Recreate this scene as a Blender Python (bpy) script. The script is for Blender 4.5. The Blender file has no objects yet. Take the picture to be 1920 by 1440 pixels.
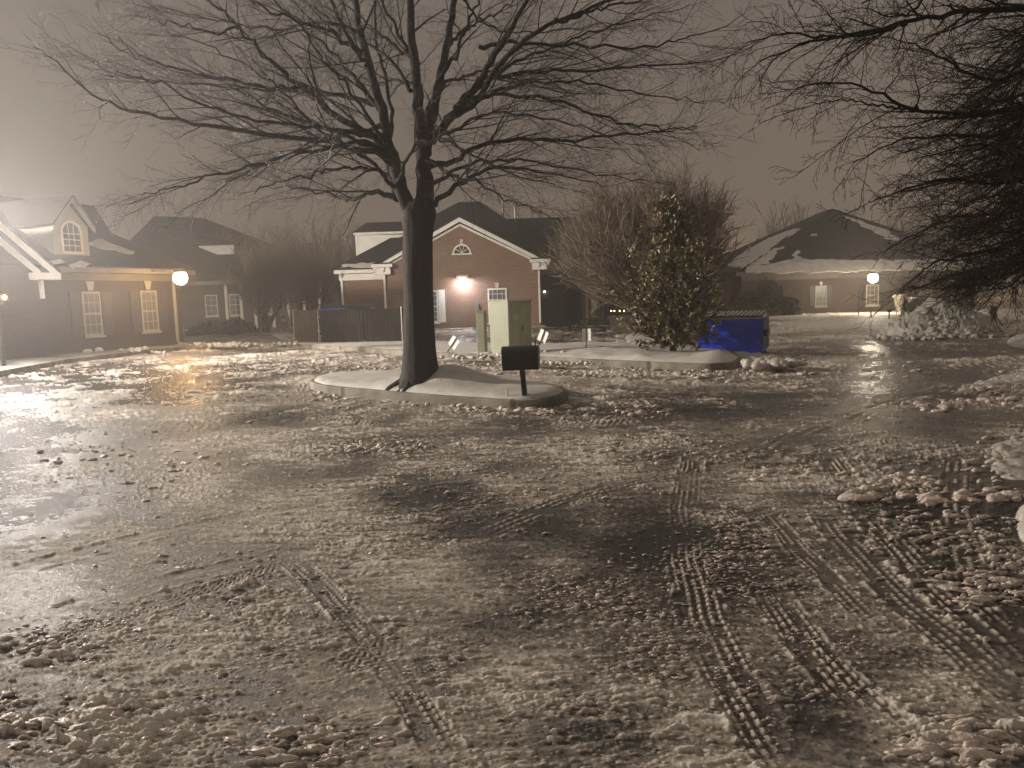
import bpy, math, random
import numpy as np
from mathutils import Vector, Matrix
random.seed(11); RNG = np.random.default_rng(5)
sc = bpy.context.scene
COL = sc.collection
R = math.radians

# ------------------------------------------------------------------ camera
F = 1442.0
PITCH, ROLL, CAMZ = R(6.3), 0.032, 1.6
Fw = Vector((0, math.cos(PITCH), -math.sin(PITCH)))
U0 = Vector((0, math.sin(PITCH), math.cos(PITCH)))
R0 = Vector((1, 0, 0))
Rt = math.cos(ROLL) * R0 - math.sin(ROLL) * U0
Up = math.sin(ROLL) * R0 + math.cos(ROLL) * U0
CAM = Vector((0, 0, CAMZ))
cd = bpy.data.cameras.new('camera'); cam = bpy.data.objects.new('camera', cd); COL.objects.link(cam)
cd.sensor_width = 36; cd.lens = 36 * F / 1920.0; cd.clip_start = .05; cd.clip_end = 3000
m = Matrix((Rt, Up, -Fw)).transposed().to_4x4(); m.translation = CAM
cam.matrix_world = m
sc.camera = cam

def ray(px, py):
    return Fw * F + (px - 960) * Rt - (py - 720) * Up
def hit(px, py, p0, n):
    d = ray(px, py); n = Vector(n)
    return CAM + d * ((Vector(p0) - CAM).dot(n) / d.dot(n))
def gp(px, py, z=0.0):
    return hit(px, py, (0, 0, z), (0, 0, 1))
def atY(px, py, Y):
    return hit(px, py, (0, Y, 0), (0, 1, 0))
def project(X, Y, Z):          # arrays -> photo pixels
    dx, dy, dz = X, Y, Z - CAMZ
    c = dx * Fw.x + dy * Fw.y + dz * Fw.z
    a = dx * Rt.x + dy * Rt.y + dz * Rt.z
    b = dx * Up.x + dy * Up.y + dz * Up.z
    c = np.where(c < .05, .05, c)
    return 960 + F * a / c, 720 - F * b / c

# ------------------------------------------------------------------ numpy noise
_T = RNG.random((64, 256, 256)).astype(np.float32)
def vn(x, y, s):
    T = _T[s % 64]
    xi = np.floor(x).astype(np.int64); yi = np.floor(y).astype(np.int64)
    fx = x - xi; fy = y - yi
    fx = fx * fx * (3 - 2 * fx); fy = fy * fy * (3 - 2 * fy)
    x0 = xi & 255; x1 = (xi + 1) & 255; y0 = yi & 255; y1 = (yi + 1) & 255
    return (T[x0, y0] * (1 - fx) + T[x1, y0] * fx) * (1 - fy) + (T[x0, y1] * (1 - fx) + T[x1, y1] * fx) * fy
def fbm(x, y, s, o=4, g=.5):
    a = 1.; t = 0.; k = 0.
    for i in range(o):
        t = t + a * vn(x * 2 ** i + 17.3 * i, y * 2 ** i + 9.1 * i, s + i); k += a; a *= g
    return t / k
def lumps(x, y, s, dens, rmin=.25, rmax=.62):
    """rounded lumps, one per cell at most; dens in 0..1"""
    xi = np.floor(x).astype(np.int64); yi = np.floor(y).astype(np.int64)
    h = np.zeros_like(x)
    A, B, C_, D, E = _T[s % 64], _T[(s + 1) % 64], _T[(s + 2) % 64], _T[(s + 3) % 64], _T[(s + 4) % 64]
    for i in (-1, 0, 1):
        for j in (-1, 0, 1):
            cx = (xi + i) & 255; cy = (yi + j) & 255
            px = xi + i + .15 + .7 * A[cx, cy]; py = yi + j + .15 + .7 * B[cx, cy]
            r = rmin + (rmax - rmin) * C_[cx, cy] ** 2
            ang = (E[cx, cy] - .5) * .9
            dx = x - px; dy = y - py
            ddx = dx + ang * dy; ddy = dy - ang * dx * .25
            q = 1 - (ddx * ddx + ddy * ddy) / (r * r)
            on = D[cx, cy] < dens
            h = np.maximum(h, np.where(on & (q > 0), np.sqrt(np.maximum(q, 0)) * (r / rmax), 0))
    return h

# ------------------------------------------------------------------ object helpers
def tag(o, label=None, cat=None, group=None, kind=None):
    if label: o['label'] = label
    if cat: o['category'] = cat
    if group: o['group'] = group
    if kind: o['kind'] = kind
    return o
def empty(name, loc, rz=0, label=None, cat=None, group=None):
    o = bpy.data.objects.new(name, None); COL.objects.link(o)
    o.location = loc; o.rotation_euler = (0, 0, rz); o.empty_display_size = .2
    tag(o, label, cat, group); return o
def np_mesh(name, V, Q, mat, parent=None, smooth=True, attrs=None):
    """V (n,3) array, Q (m,3|4) array"""
    V = np.asarray(V, np.float32); Q = np.asarray(Q, np.int32); k = Q.shape[1]
    me = bpy.data.meshes.new(name)
    me.vertices.add(len(V)); me.vertices.foreach_set('co', V.ravel())
    me.loops.add(Q.size); me.loops.foreach_set('vertex_index', Q.ravel())
    me.polygons.add(len(Q))
    me.polygons.foreach_set('loop_start', np.arange(0, Q.size, k, dtype=np.int32))
    me.polygons.foreach_set('loop_total', np.full(len(Q), k, np.int32))
    if smooth: me.polygons.foreach_set('use_smooth', np.ones(len(Q), bool))
    me.update(calc_edges=True)
    if attrs:
        for a, val in attrs.items():
            at = me.attributes.new(a, 'FLOAT', 'POINT'); at.data.foreach_set('value', np.asarray(val, np.float32).ravel())
    me.materials.append(mat)
    o = bpy.data.objects.new(name, me); COL.objects.link(o)
    if parent: o.parent = parent
    return o
class MB:
    def __init__(s): s.v = []; s.f = []
    def add(s, vs, fs):
        b = len(s.v); s.v += [tuple(v) for v in vs]; s.f += [tuple(b + i for i in f) for f in fs]; return s
    def poly(s, pts): return s.add(pts, [tuple(range(len(pts)))])
    def box(s, x0, x1, y0, y1, z0, z1):
        v = [(x0,y0,z0),(x1,y0,z0),(x1,y1,z0),(x0,y1,z0),(x0,y0,z1),(x1,y0,z1),(x1,y1,z1),(x0,y1,z1)]
        return s.add(v, [(0,3,2,1),(4,5,6,7),(0,1,5,4),(1,2,6,5),(2,3,7,6),(3,0,4,7)])
    def prism(s, pts, d):          # pts loop (3d), extruded by vector d
        n = len(pts); d = Vector(d); P = [Vector(p) for p in pts]; Q = [p + d for p in P]
        return s.add(P + Q, [tuple(range(n - 1, -1, -1)), tuple(range(n, 2 * n))] + [(i, (i + 1) % n, n + (i + 1) % n, n + i) for i in range(n)])
    def bar(s, a, b, w, h):        # rectangular bar from a to b
        a, b = Vector(a), Vector(b); d = (b - a).normalized()
        u = d.cross(Vector((0, 0, 1)));  u = Vector((1, 0, 0)) if u.length < 1e-4 else u.normalized()
        n = u.cross(d).normalized(); u = u * w / 2; n = n * h / 2
        return s.prism([a - u - n, a + u - n, a + u + n, a - u + n], b - a)
    def tube(s, pts, rs, k=8, cap=True):
        pts = [Vector(p) for p in pts]
        if not hasattr(rs, '__len__'): rs = [rs] * len(pts)
        vs = []; fs = []; ref = None
        for i, p in enumerate(pts):
            d = (pts[min(i + 1, len(pts) - 1)] - pts[max(i - 1, 0)]).normalized()
            if ref is None: ref = d.orthogonal().normalized()
            ref = (ref - d * ref.dot(d)).normalized(); w = d.cross(ref)
            for j in range(k):
                a = 2 * math.pi * j / k
                vs.append(p + (ref * math.cos(a) + w * math.sin(a)) * rs[i])
        for i in range(len(pts) - 1):
            for j in range(k):
                fs.append((i * k + j, i * k + (j + 1) % k, (i + 1) * k + (j + 1) % k, (i + 1) * k + j))
        if cap: fs += [tuple(range(k - 1, -1, -1)), tuple(range((len(pts) - 1) * k, len(pts) * k))]
        return s.add(vs, fs)
    def ball(s, c, r, sq=(1, 1, 1), seg=14, ring=8):
        c = Vector(c); vs = []; fs = []
        for i in range(ring + 1):
            t = math.pi * i / ring
            for j in range(seg):
                a = 2 * math.pi * j / seg
                vs.append((c.x + r * sq[0] * math.sin(t) * math.cos(a), c.y + r * sq[1] * math.sin(t) * math.sin(a), c.z + r * sq[2] * math.cos(t)))
        for i in range(ring):
            for j in range(seg):
                fs.append((i * seg + j, (i + 1) * seg + j, (i + 1) * seg + (j + 1) % seg, i * seg + (j + 1) % seg))
        return s.add(vs, fs)
    def build(s, name, mat, parent=None, smooth=False, bevel=0):
        me = bpy.data.meshes.new(name); me.from_pydata(s.v, [], s.f); me.update()
        uv = me.uv_layers.new(name='UVMap'); Z = Vector((0, 0, 1))
        for p in me.polygons:
            n = p.normal
            t = Z.cross(n)
            if t.length < .05: t = Vector((1, 0, 0))
            t.normalize(); w = n.cross(t)
            for li in p.loop_indices:
                co = me.vertices[me.loops[li].vertex_index].co
                uv.data[li].uv = (co.dot(t), co.dot(w))
            p.use_smooth = smooth
        me.materials.append(mat)
        o = bpy.data.objects.new(name, me); COL.objects.link(o)
        if parent: o.parent = parent
        if bevel:
            b = o.modifiers.new('bevel', 'BEVEL'); b.width = bevel; b.segments = 2; b.limit_method = 'ANGLE'
        return o

# ------------------------------------------------------------------ materials
def new_mat(name):
    m = bpy.data.materials.new(name); m.use_nodes = True
    nt = m.node_tree; b = nt.nodes['Principled BSDF']; return m, nt, b
def L(nt, a, b): nt.links.new(a, b)
def mat(name, col, rough=.6, var=.25, scale=8., bump=.0, bscale=40., metal=0., spec=.5, col2=None, coat=0.):
    m, nt, b = new_mat(name)
    tc = nt.nodes.new('ShaderNodeTexCoord'); n = nt.nodes.new('ShaderNodeTexNoise'); n.inputs['Scale'].default_value = scale; n.inputs['Detail'].default_value = 6
    L(nt, tc.outputs['Object'], n.inputs['Vector'])
    r = nt.nodes.new('ShaderNodeValToRGB'); r.color_ramp.elements[0].position = .32; r.color_ramp.elements[1].position = .68
    c2 = col2 or tuple(min(1, c * (1 + var)) for c in col)
    r.color_ramp.elements[0].color = tuple(c * (1 - var) for c in col) + (1,)
    r.color_ramp.elements[1].color = tuple(c2) + (1,)
    L(nt, n.outputs['Fac'], r.inputs['Fac']); L(nt, r.outputs['Color'], b.inputs['Base Color'])
    b.inputs['Roughness'].default_value = rough; b.inputs['Metallic'].default_value = metal
    b.inputs['Specular IOR Level'].default_value = spec; b.inputs['Coat Weight'].default_value = coat
    if bump:
        n2 = nt.nodes.new('ShaderNodeTexNoise'); n2.inputs['Scale'].default_value = bscale; n2.inputs['Detail'].default_value = 5
        L(nt, tc.outputs['Object'], n2.inputs['Vector'])
        bp = nt.nodes.new('ShaderNodeBump'); bp.inputs['Strength'].default_value = bump; bp.inputs['Distance'].default_value = .02
        L(nt, n2.outputs['Fac'], bp.inputs['Height']); L(nt, bp.outputs['Normal'], b.inputs['Normal'])
    return m
def emis(name, col, s):
    m, nt, b = new_mat(name); b.inputs['Base Color'].default_value = (0, 0, 0, 1)
    b.inputs['Emission Color'].default_value = tuple(col) + (1,); b.inputs['Emission Strength'].default_value = s; return m
def brick(name, c1, c2, mortar, scale=1.):
    m, nt, b = new_mat(name)
    tc = nt.nodes.new('ShaderNodeTexCoord'); t = nt.nodes.new('ShaderNodeTexBrick')
    t.inputs['Scale'].default_value = 1; t.inputs['Brick Width'].default_value = .21 * scale; t.inputs['Row Height'].default_value = .075 * scale
    t.inputs['Mortar Size'].default_value = .006 * scale; t.inputs['Mortar Smooth'].default_value = .2; t.inputs['Bias'].default_value = -.1
    t.inputs['Color1'].default_value = c1 + (1,); t.inputs['Color2'].default_value = c2 + (1,); t.inputs['Mortar'].default_value = mortar + (1,)
    L(nt, tc.outputs['UV'], t.inputs['Vector'])
    n = nt.nodes.new('ShaderNodeTexNoise'); n.inputs['Scale'].default_value = 1.3; n.inputs['Detail'].default_value = 8
    L(nt, tc.outputs['UV'], n.inputs['Vector'])
    mx = nt.nodes.new('ShaderNodeMix'); mx.data_type = 'RGBA'; mx.blend_type = 'MULTIPLY'; mx.inputs[0].default_value = .7
    rr = nt.nodes.new('ShaderNodeValToRGB'); rr.color_ramp.elements[0].color = (.55, .55, .55, 1); rr.color_ramp.elements[1].color = (1.25, 1.2, 1.15, 1)
    L(nt, n.outputs['Fac'], rr.inputs['Fac']); L(nt, t.outputs['Color'], mx.inputs[6]); L(nt, rr.outputs['Color'], mx.inputs[7])
    L(nt, mx.outputs[2], b.inputs['Base Color']); b.inputs['Roughness'].default_value = .7
    bp = nt.nodes.new('ShaderNodeBump'); bp.inputs['Strength'].default_value = .6; bp.inputs['Distance'].default_value = .01; bp.invert = True
    L(nt, t.outputs['Fac'], bp.inputs['Height']); L(nt, bp.outputs['Normal'], b.inputs['Normal'])
    return m
def shingle(name, col):
    m, nt, b = new_mat(name)
    tc = nt.nodes.new('ShaderNodeTexCoord'); t = nt.nodes.new('ShaderNodeTexBrick')
    t.inputs['Scale'].default_value = 1; t.inputs['Brick Width'].default_value = .3; t.inputs['Row Height'].default_value = .14
    t.inputs['Mortar Size'].default_value = .006; t.inputs['Color1'].default_value = tuple(c * .75 for c in col) + (1,)
    t.inputs['Color2'].default_value = tuple(c * 1.3 for c in col) + (1,); t.inputs['Mortar'].default_value = tuple(c * .35 for c in col) + (1,)
    L(nt, tc.outputs['UV'], t.inputs['Vector']); L(nt, t.outputs['Color'], b.inputs['Base Color'])
    b.inputs['Roughness'].default_value = .8; b.inputs['Specular IOR Level'].default_value = .25
    bp = nt.nodes.new('ShaderNodeBump'); bp.inputs['Strength'].default_value = .5; bp.inputs['Distance'].default_value = .01; bp.invert = True
    L(nt, t.outputs['Fac'], bp.inputs['Height']); L(nt, bp.outputs['Normal'], b.inputs['Normal'])
    return m

M = {}
M['snow'] = mat('snow', (.56, .53, .485), .55, .16, 2.6, .7, 30)
M['dirty_snow'] = mat('dirty_snow', (.52, .485, .43), .5, .22, 9, .8, 24)
M['clump'] = mat('clump', (.62, .52, .45), .42, .2, 14, .8, 45, spec=.5)
def bark_mat():
    m, nt, b = new_mat('bark'); tc = nt.nodes.new('ShaderNodeTexCoord'); mp = nt.nodes.new('ShaderNodeMapping'); mp.inputs['Scale'].default_value = (1, 1, .16)
    n = nt.nodes.new('ShaderNodeTexNoise'); n.inputs['Scale'].default_value = 26; n.inputs['Detail'].default_value = 8; n.inputs['Roughness'].default_value = .65; n.inputs['Distortion'].default_value = .4
    L(nt, tc.outputs['Object'], mp.inputs[0]); L(nt, mp.outputs[0], n.inputs['Vector'])
    r = nt.nodes.new('ShaderNodeValToRGB'); r.color_ramp.elements[0].position = .38; r.color_ramp.elements[1].position = .66
    r.color_ramp.elements[0].color = (.018, .015, .012, 1); r.color_ramp.elements[1].color = (.038, .031, .024, 1)
    L(nt, n.outputs['Fac'], r.inputs['Fac']); L(nt, r.outputs['Color'], b.inputs['Base Color'])
    b.inputs['Roughness'].default_value = .7; b.inputs['Specular IOR Level'].default_value = .22
    bp = nt.nodes.new('ShaderNodeBump'); bp.inputs['Strength'].default_value = 1; bp.inputs['Distance'].default_value = .035
    L(nt, n.outputs['Fac'], bp.inputs['Height']); L(nt, bp.outputs['Normal'], b.inputs['Normal']); return m
M['bark'] = bark_mat()
M['bark_far'] = mat('bark_far', (.11, .085, .065), .8, .3, 9)
M['bark_tan'] = mat('bark_tan', (.22, .15, .10), .6, .3, 7, .3, 20)
M['twig'] = mat('twig', (.050, .040, .032), .45, .3, 30, 0, spec=.5)
M['bark_dark'] = mat('bark_dark', (.022, .018, .014), .8, .4, 12, .5, 30, spec=.1)
M['pile'] = mat('pile_snow', (.36, .34, .295), .6, .3, 5, 1., 14, col2=(.50, .475, .42))
M['twig_brown'] = mat('twig_brown', (.17, .13, .095), .65, .3, 30)
M['leaf'] = mat('leaf', (.08, .076, .03), .36, .5, 3.5, 0, spec=.55, col2=(.24, .19, .08))
M['bush'] = mat('bush', (.030, .034, .02), .5, .4, 3)
M['kerb'] = mat('kerb', (.20, .18, .145), .75, .45, 2.2, .8, 40)
def kerb_joints():
    nt = M['kerb'].node_tree; b = nt.nodes['Principled BSDF']; src = b.inputs['Base Color'].links[0].from_socket
    tc = nt.nodes.new('ShaderNodeTexCoord'); w = nt.nodes.new('ShaderNodeTexWave'); w.bands_direction = 'X'; w.inputs['Scale'].default_value = .105; w.inputs['Distortion'].default_value = .25
    L(nt, tc.outputs['Object'], w.inputs['Vector']); r = nt.nodes.new('ShaderNodeValToRGB'); r.color_ramp.elements[0].position = .0; r.color_ramp.elements[0].color = (.25, .25, .25, 1); r.color_ramp.elements[1].position = .004; r.color_ramp.elements[1].color = (1, 1, 1, 1)
    L(nt, w.outputs['Fac'], r.inputs['Fac']); mx = nt.nodes.new('ShaderNodeMix'); mx.data_type = 'RGBA'; mx.blend_type = 'MULTIPLY'; mx.inputs[0].default_value = 1
    L(nt, src, mx.inputs[6]); L(nt, r.outputs['Color'], mx.inputs[7]); L(nt, mx.outputs[2], b.inputs['Base Color'])
kerb_joints()
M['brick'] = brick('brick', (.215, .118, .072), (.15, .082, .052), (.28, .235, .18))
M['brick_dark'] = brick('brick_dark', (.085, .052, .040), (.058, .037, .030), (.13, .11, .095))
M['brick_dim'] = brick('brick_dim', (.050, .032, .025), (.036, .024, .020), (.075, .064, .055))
M['roof'] = shingle('roof', (.022, .021, .022))
M['roof_brown'] = shingle('roof_brown', (.022, .020, .020))
M['taupe2'] = mat('frame_paint', (.27, .25, .215), .5, .1, 2)
M['taupe'] = mat('taupe_paint', (.13, .115, .095), .6, .1, 2)
M['white'] = mat('white_paint', (.72, .69, .62), .45, .08, 2)
M['cream'] = mat('cream_paint', (.50, .45, .36), .5, .1, 2)
M['tan_wall'] = mat('tan_wall', (.42, .31, .17), .7, .12, 1)
M['shutter'] = mat('shutter_paint', (.045, .04, .036), .5, .2, 6)
M['glass'] = mat('window_glass', (.05, .055, .055), .08, .3, 2, spec=.8)
M['blind'] = mat('window_blind', (.10, .098, .088), .35, .12, 5, spec=.5)
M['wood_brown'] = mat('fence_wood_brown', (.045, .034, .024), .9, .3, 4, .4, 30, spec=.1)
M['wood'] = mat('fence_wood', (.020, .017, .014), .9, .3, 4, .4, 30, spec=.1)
M['blue'] = mat('blue_paint', (.009, .045, .50), .38, .3, 3, .25, 14, col2=(.013, .062, .62))
M['bluelid'] = mat('blue_lid', (.05, .12, .32), .45, .2, 3)
M['steel'] = mat('dull_steel', (.30, .29, .27), .4, .2, 6, metal=.6)
M['green'] = mat('cabinet_green', (.32, .335, .235), .5, .10, 2.5, .15, 12)
M['black'] = mat('black_metal', (.012, .012, .012), .42, .3, 12)
M['post'] = mat('sign_post', (.06, .06, .055), .5, .2, 10)
M['sign'] = mat('sign_back', (.80, .79, .74), .35, .05, 5)
M['bluesign'] = mat('sign_blue', (.10, .22, .62), .35, .05, 5)
M['label'] = mat('notice_label', (.42, .42, .38), .4, .1, 30)
M['concrete'] = mat('concrete', (.30, .27, .23), .8, .15, 3, .3, 40)
M['terra'] = mat('planter_clay', (.40, .35, .27), .6, .1, 6)
M['red'] = mat('red_flag', (.20, .03, .02), .5, .1, 6)
M['car'] = mat('car_paint', (.03, .03, .033), .25, .1, 3, spec=.8)

# ------------------------------------------------------------------ ground
def track_pts(px): return [gp(*p) for p in px]
TRACKS = [  # pixel polyline, half width m, ribs, dash m, amp, kind
    ([(-60,1090),(300,1000),(700,920),(1100,862),(1500,805),(1940,756)], .12, 3, .09, .7, 'rut'),
    ([(-60,1200),(330,1085),(760,985),(1180,905),(1560,842),(1940,800)], .12, 3, .09, .7, 'rut'),
    ([(1180,900),(1400,830),(1560,760),(1680,690),(1740,650)], .16, 3, .09, .7, 'rut'),
    ([(1545,840),(1600,930),(1680,1020),(1790,1120),(1930,1245)], .12, 5, .075, 1., 'rib'),
    ([(1500,900),(1580,1010),(1700,1130),(1890,1290)], .10, 4, .06, .55, 'rib'),
    ([(1300,860),(1285,960),(1290,1050),(1320,1160),(1370,1270),(1450,1400),(1500,1470)], .11, 5, .06, 1., 'rib'),
    ([(1440,1110),(1500,1200),(1580,1290),(1700,1400),(1760,1460)], .10, 5, .07, .7, 'rib'),
    ([(530,1040),(620,1120),(700,1210),(770,1310),(860,1450)], .075, 4, .045, .6, 'rib'),
    ([(640,1010),(470,1080),(280,1140),(60,1215),(-80,1260)], .085, 4, .05, .6, 'wave'),
    ([(800,1165),(700,1225),(560,1290),(400,1370),(240,1450)], .10, 5, .055, .8, 'wave'),
    ([(1390,945),(1290,985),(1180,1030),(1080,1080),(990,1140)], .07, 3, .05, .7, 'rib'),
    ([(1020,800),(1120,795),(1200,785),(1215,765),(1180,745)], .16, 3, .10, .9, 'wave'),
    ([(720,800),(600,780),(560,750),(570,720)], .14, 3, .10, .8, 'wave'),
    ([(1480,700),(1600,690),(1750,660),(1900,640)], .25, 4, .3, .5, 'rib'),
    ([(1100,720),(1300,740),(1500,735),(1700,700),(1900,680)], .30, 4, .3, .5, 'rib'),
    ([(560,690),(800,690),(1100,705),(1400,715),(1700,690)], .35, 4, .3, .5, 'rib'),
    ([(1440,870),(1500,820),(1620,770),(1760,730),(1900,700)], .2, 3, .12, .6, 'rib'),
    ([(1650,1180),(1500,1030),(1420,940)], .07, 3, .05, .5, 'rib'),
    ([(980,1190),(1100,1130),(1230,1060)], .08, 4, .05, .6, 'rib'),
    ([(1800,860),(1790,930),(1800,1010),(1830,1090)], .10, 3, .06, .9, 'rib'),
    ([(200,790),(420,800),(640,770),(900,700)], .3, 4, .2, .5, 'rib'),
    ([(900,1000),(1050,940),(1200,900),(1400,880)], .14, 4, .08, .5, 'rib'),
]
LUMPS = [  # px blobs: cx cy rx ry amp
    (1700,960,130,70,1.),(1820,1080,130,90,1.),(1850,980,60,60,.6),(1200,1240,110,70,1.),(1130,1150,150,60,.8),
    (1290,1010,140,60,.7),(1400,1010,60,50,.9),(820,1250,90,60,.9),(500,1140,120,60,.8),(180,1360,180,60,1.2),(590,1400,120,50,1.1),
    (1800,1400,130,50,1.3),(1450,1300,120,80,.6),(1340,1080,100,40,.6),(690,840,120,22,.9),(90,1210,120,30,1.),(620,1180,120,50,.7),
    (1020,1110,110,50,.6),(1500,1080,120,60,.6),(860,930,120,60,.4),(1650,860,130,30,.5),(1290,690,240,25,.6),(620,680,200,20,.5),
    (980,770,200,24,.8),(1200,760,120,20,.7),(1230,850,150,30,.5),(270,900,110,40,.5),(900,1380,80,40,.5),(1080,1330,90,60,.5),
]
DARK = [(420,690,220,16,.6),(160,750,160,20,.5),(60,715,230,40,1.1),(-40,800,200,60,1.),(0,900,160,80,.7),(330,720,160,36,.8),(250,690,200,18,.7),(1250,1010,130,70,.75),(1080,1400,150,60,.9),(1400,765,240,20,.6),(1750,960,110,28,.9),(1640,935,200,16,.5),(1700,655,260,16,.9),  # bare wet asphalt, plus a shadow streak at mid right put into the colour
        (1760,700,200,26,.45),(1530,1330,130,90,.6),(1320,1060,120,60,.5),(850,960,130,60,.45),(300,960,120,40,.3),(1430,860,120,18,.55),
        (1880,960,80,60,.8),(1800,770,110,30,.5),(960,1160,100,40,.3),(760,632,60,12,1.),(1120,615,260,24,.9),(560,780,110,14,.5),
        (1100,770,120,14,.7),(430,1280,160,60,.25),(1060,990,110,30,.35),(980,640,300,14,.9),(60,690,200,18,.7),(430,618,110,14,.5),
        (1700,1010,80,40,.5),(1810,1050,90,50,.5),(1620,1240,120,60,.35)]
WHITE = [(915,628,90,9,1.),(1560,612,150,22,1.),(440,604,80,8,.8),(500,628,60,8,.7),(1640,588,110,5,1.),(1560,668,120,16,.4),(1850,590,60,14,.5),(1060,645,100,6,.3),  # snow patches; the first pales the ground to carry the lamp's light pool
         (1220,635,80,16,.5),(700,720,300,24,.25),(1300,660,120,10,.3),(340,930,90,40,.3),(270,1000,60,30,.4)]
ISL1 = [(-3.95,14.8),(-3.5,13.95),(-2.4,12.95),(-1.33,12.0),(-.47,11.35),(.04,10.95),(.42,10.98),(.80,11.5),(.92,12.2),(.6,13.2),(0,14.2),(-1.2,15.4),(-2.6,16.2),(-3.6,16.2),(-4.05,15.6)]
SMOOTH = [(1000,900,170,50,1.),(420,970,130,50,.9),(1120,835,160,16,.8),(230,840,150,40,.9),(790,1060,110,50,.9),(1350,930,130,30,.9),(560,930,120,50,.8),(1650,780,160,30,.9),
   (330,1260,120,60,.6),(980,1250,80,60,.8),(1560,1180,70,120,.8),(1650,700,200,20,1.),(660,760,90,14,.8),(1420,1280,60,80,.6),(720,1330,60,80,.5),(1000,1400,110,40,.7),(1640,1380,110,50,.7)]
def blobs(u, v, lst):
    t = np.zeros_like(u)
    for cx, cy, rx, ry, a in lst:
        t = np.maximum(t, a * np.exp(-(((u - cx) / rx) ** 2 + ((v - cy) / ry) ** 2)))
    return t
def ground_fields(X, Y):
    u, v = project(X, Y, np.zeros_like(X))
    D = np.sqrt(X * X + Y * Y)
    big = fbm(X * .35, Y * .35, 1, 4)
    med = fbm(X * 1.3 + 5, Y * 1.1, 7, 4)
    wx = X + .25 * (fbm(X * .8, Y * .8, 20, 3) - .5); wy = Y + .35 * (fbm(X * .7 + 9, Y * .7, 24, 3) - .5)
    strk = fbm(wx * 4.6, wy * 19, 12, 5, .62)             # short ridges across the driving direction
    strk2 = fbm(wx * 9., wy * 34, 30, 3, .6)
    fine = fbm(X * 45, Y * 45, 40, 3)
    rough = np.clip((med - .40) * 3.2, 0, 1)
    smo = blobs(u + 60 * (fbm(X * .9, Y * .9, 71, 3) - .5), v + 60 * (fbm(X * .9, Y * .9, 75, 3) - .5), SMOOTH); rough = rough * (1 - .88 * smo)
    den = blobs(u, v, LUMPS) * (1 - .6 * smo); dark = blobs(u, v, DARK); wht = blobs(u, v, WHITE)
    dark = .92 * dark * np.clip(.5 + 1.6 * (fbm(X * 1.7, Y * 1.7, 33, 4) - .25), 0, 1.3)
    den2 = np.clip(den * (.55 + .9 * (med - .5)) + .10 * rough, 0, .95)
    far = np.clip((D - 9) / 8, 0, 1)
    h = .010 * (big - .5) * 3 + .008 * (med - .5)
    pebble = np.clip(strk - .53, 0, 1)
    h += (.070 + .10 * far) * pebble * (.25 + .75 * rough) * (1 - .6 * np.clip(dark, 0, 1))
    h += .016 * np.clip(strk2 - .5, 0, 1) * rough + .0016 * (fine - .5)
    big_l = blobs(u, v, [(1720,980,150,90,1.),(1840,1100,120,80,1.),(1810,1400,140,60,1.),(170,1370,190,60,1.),(590,1400,120,50,.8),(60,1220,100,30,.8),(470,1110,60,40,.7)])
    ln = lumps(wx / .13, wy / .048, 3, den2 * .95 * np.clip(big_l * 1.6, 0, 1))
    ln2 = lumps(wx / .062, wy / .024, 9, np.clip(den2 * 1.0 + .05 * rough, 0, .85))
    ln3 = lumps(wx / .45, wy / .22, 15, np.clip(.35 * far + .3 * den2 * far, 0, .6) * rough)
    ln4 = lumps(X / .026, Y / .018, 51, np.clip(.04 + .45 * rough + .4 * den2, 0, .7) * (D < 9))
    wob = .7 + .6 * fbm(X * 60, Y * 60, 44, 2)
    h += (.028 * ln * wob + .014 * ln2 * wob + .05 * ln3 * wob + .0055 * ln4)
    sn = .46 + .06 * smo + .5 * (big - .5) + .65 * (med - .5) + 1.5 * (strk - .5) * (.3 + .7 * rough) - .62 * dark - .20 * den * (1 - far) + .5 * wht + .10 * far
    sn = sn + .55 * (ln > .15) * wob + .35 * (ln2 > .15) + .35 * (ln3 > .1) + .28 * (ln4 > .2) + .5 * (fine - .5)
    for px, hw, nr, dash, amp, kind in TRACKS:
        P = track_pts(px)
        xs = [p.x for p in P]; ys = [p.y for p in P]; mg = hw * 2.
        msk = (X > min(xs) - mg) & (X < max(xs) + mg) & (Y > min(ys) - mg) & (Y < max(ys) + mg)
        idx = np.nonzero(msk)[0]
        if not len(idx): continue
        x = X[idx] + .05 * (fbm(X[idx] * 1.5, Y[idx] * 1.5, 50, 2) - .5); y = Y[idx]
        bd = np.full(len(idx), 9.); bt = np.zeros(len(idx)); bs = np.zeros(len(idx)); s0 = 0
        for a, b in zip(P[:-1], P[1:]):
            dx, dy = b.x - a.x, b.y - a.y; ll = math.hypot(dx, dy)
            if ll < 1e-6: continue
            t = np.clip(((x - a.x) * dx + (y - a.y) * dy) / ll / ll, 0, 1)
            ex = x - a.x - t * dx; ey = y - a.y - t * dy
            d = np.hypot(ex, ey); side = np.sign(dx * ey - dy * ex)
            c = d < bd; bd = np.where(c, d, bd); bt = np.where(c, d * side, bt); bs = np.where(c, s0 + t * ll, bs); s0 += ll
        w = np.clip((hw - bd) / (hw * .18), 0, 1)
        w = w * np.clip((fbm(x * 1.6, y * 1.6, 60, 3) - .32) * 5, 0, 1) * np.clip(bs / .3, 0, 1) * np.clip((s0 - bs) / .3, 0, 1)
        ph = (bt / hw + 1) / 2 * nr
        rid = np.floor(ph)
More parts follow.
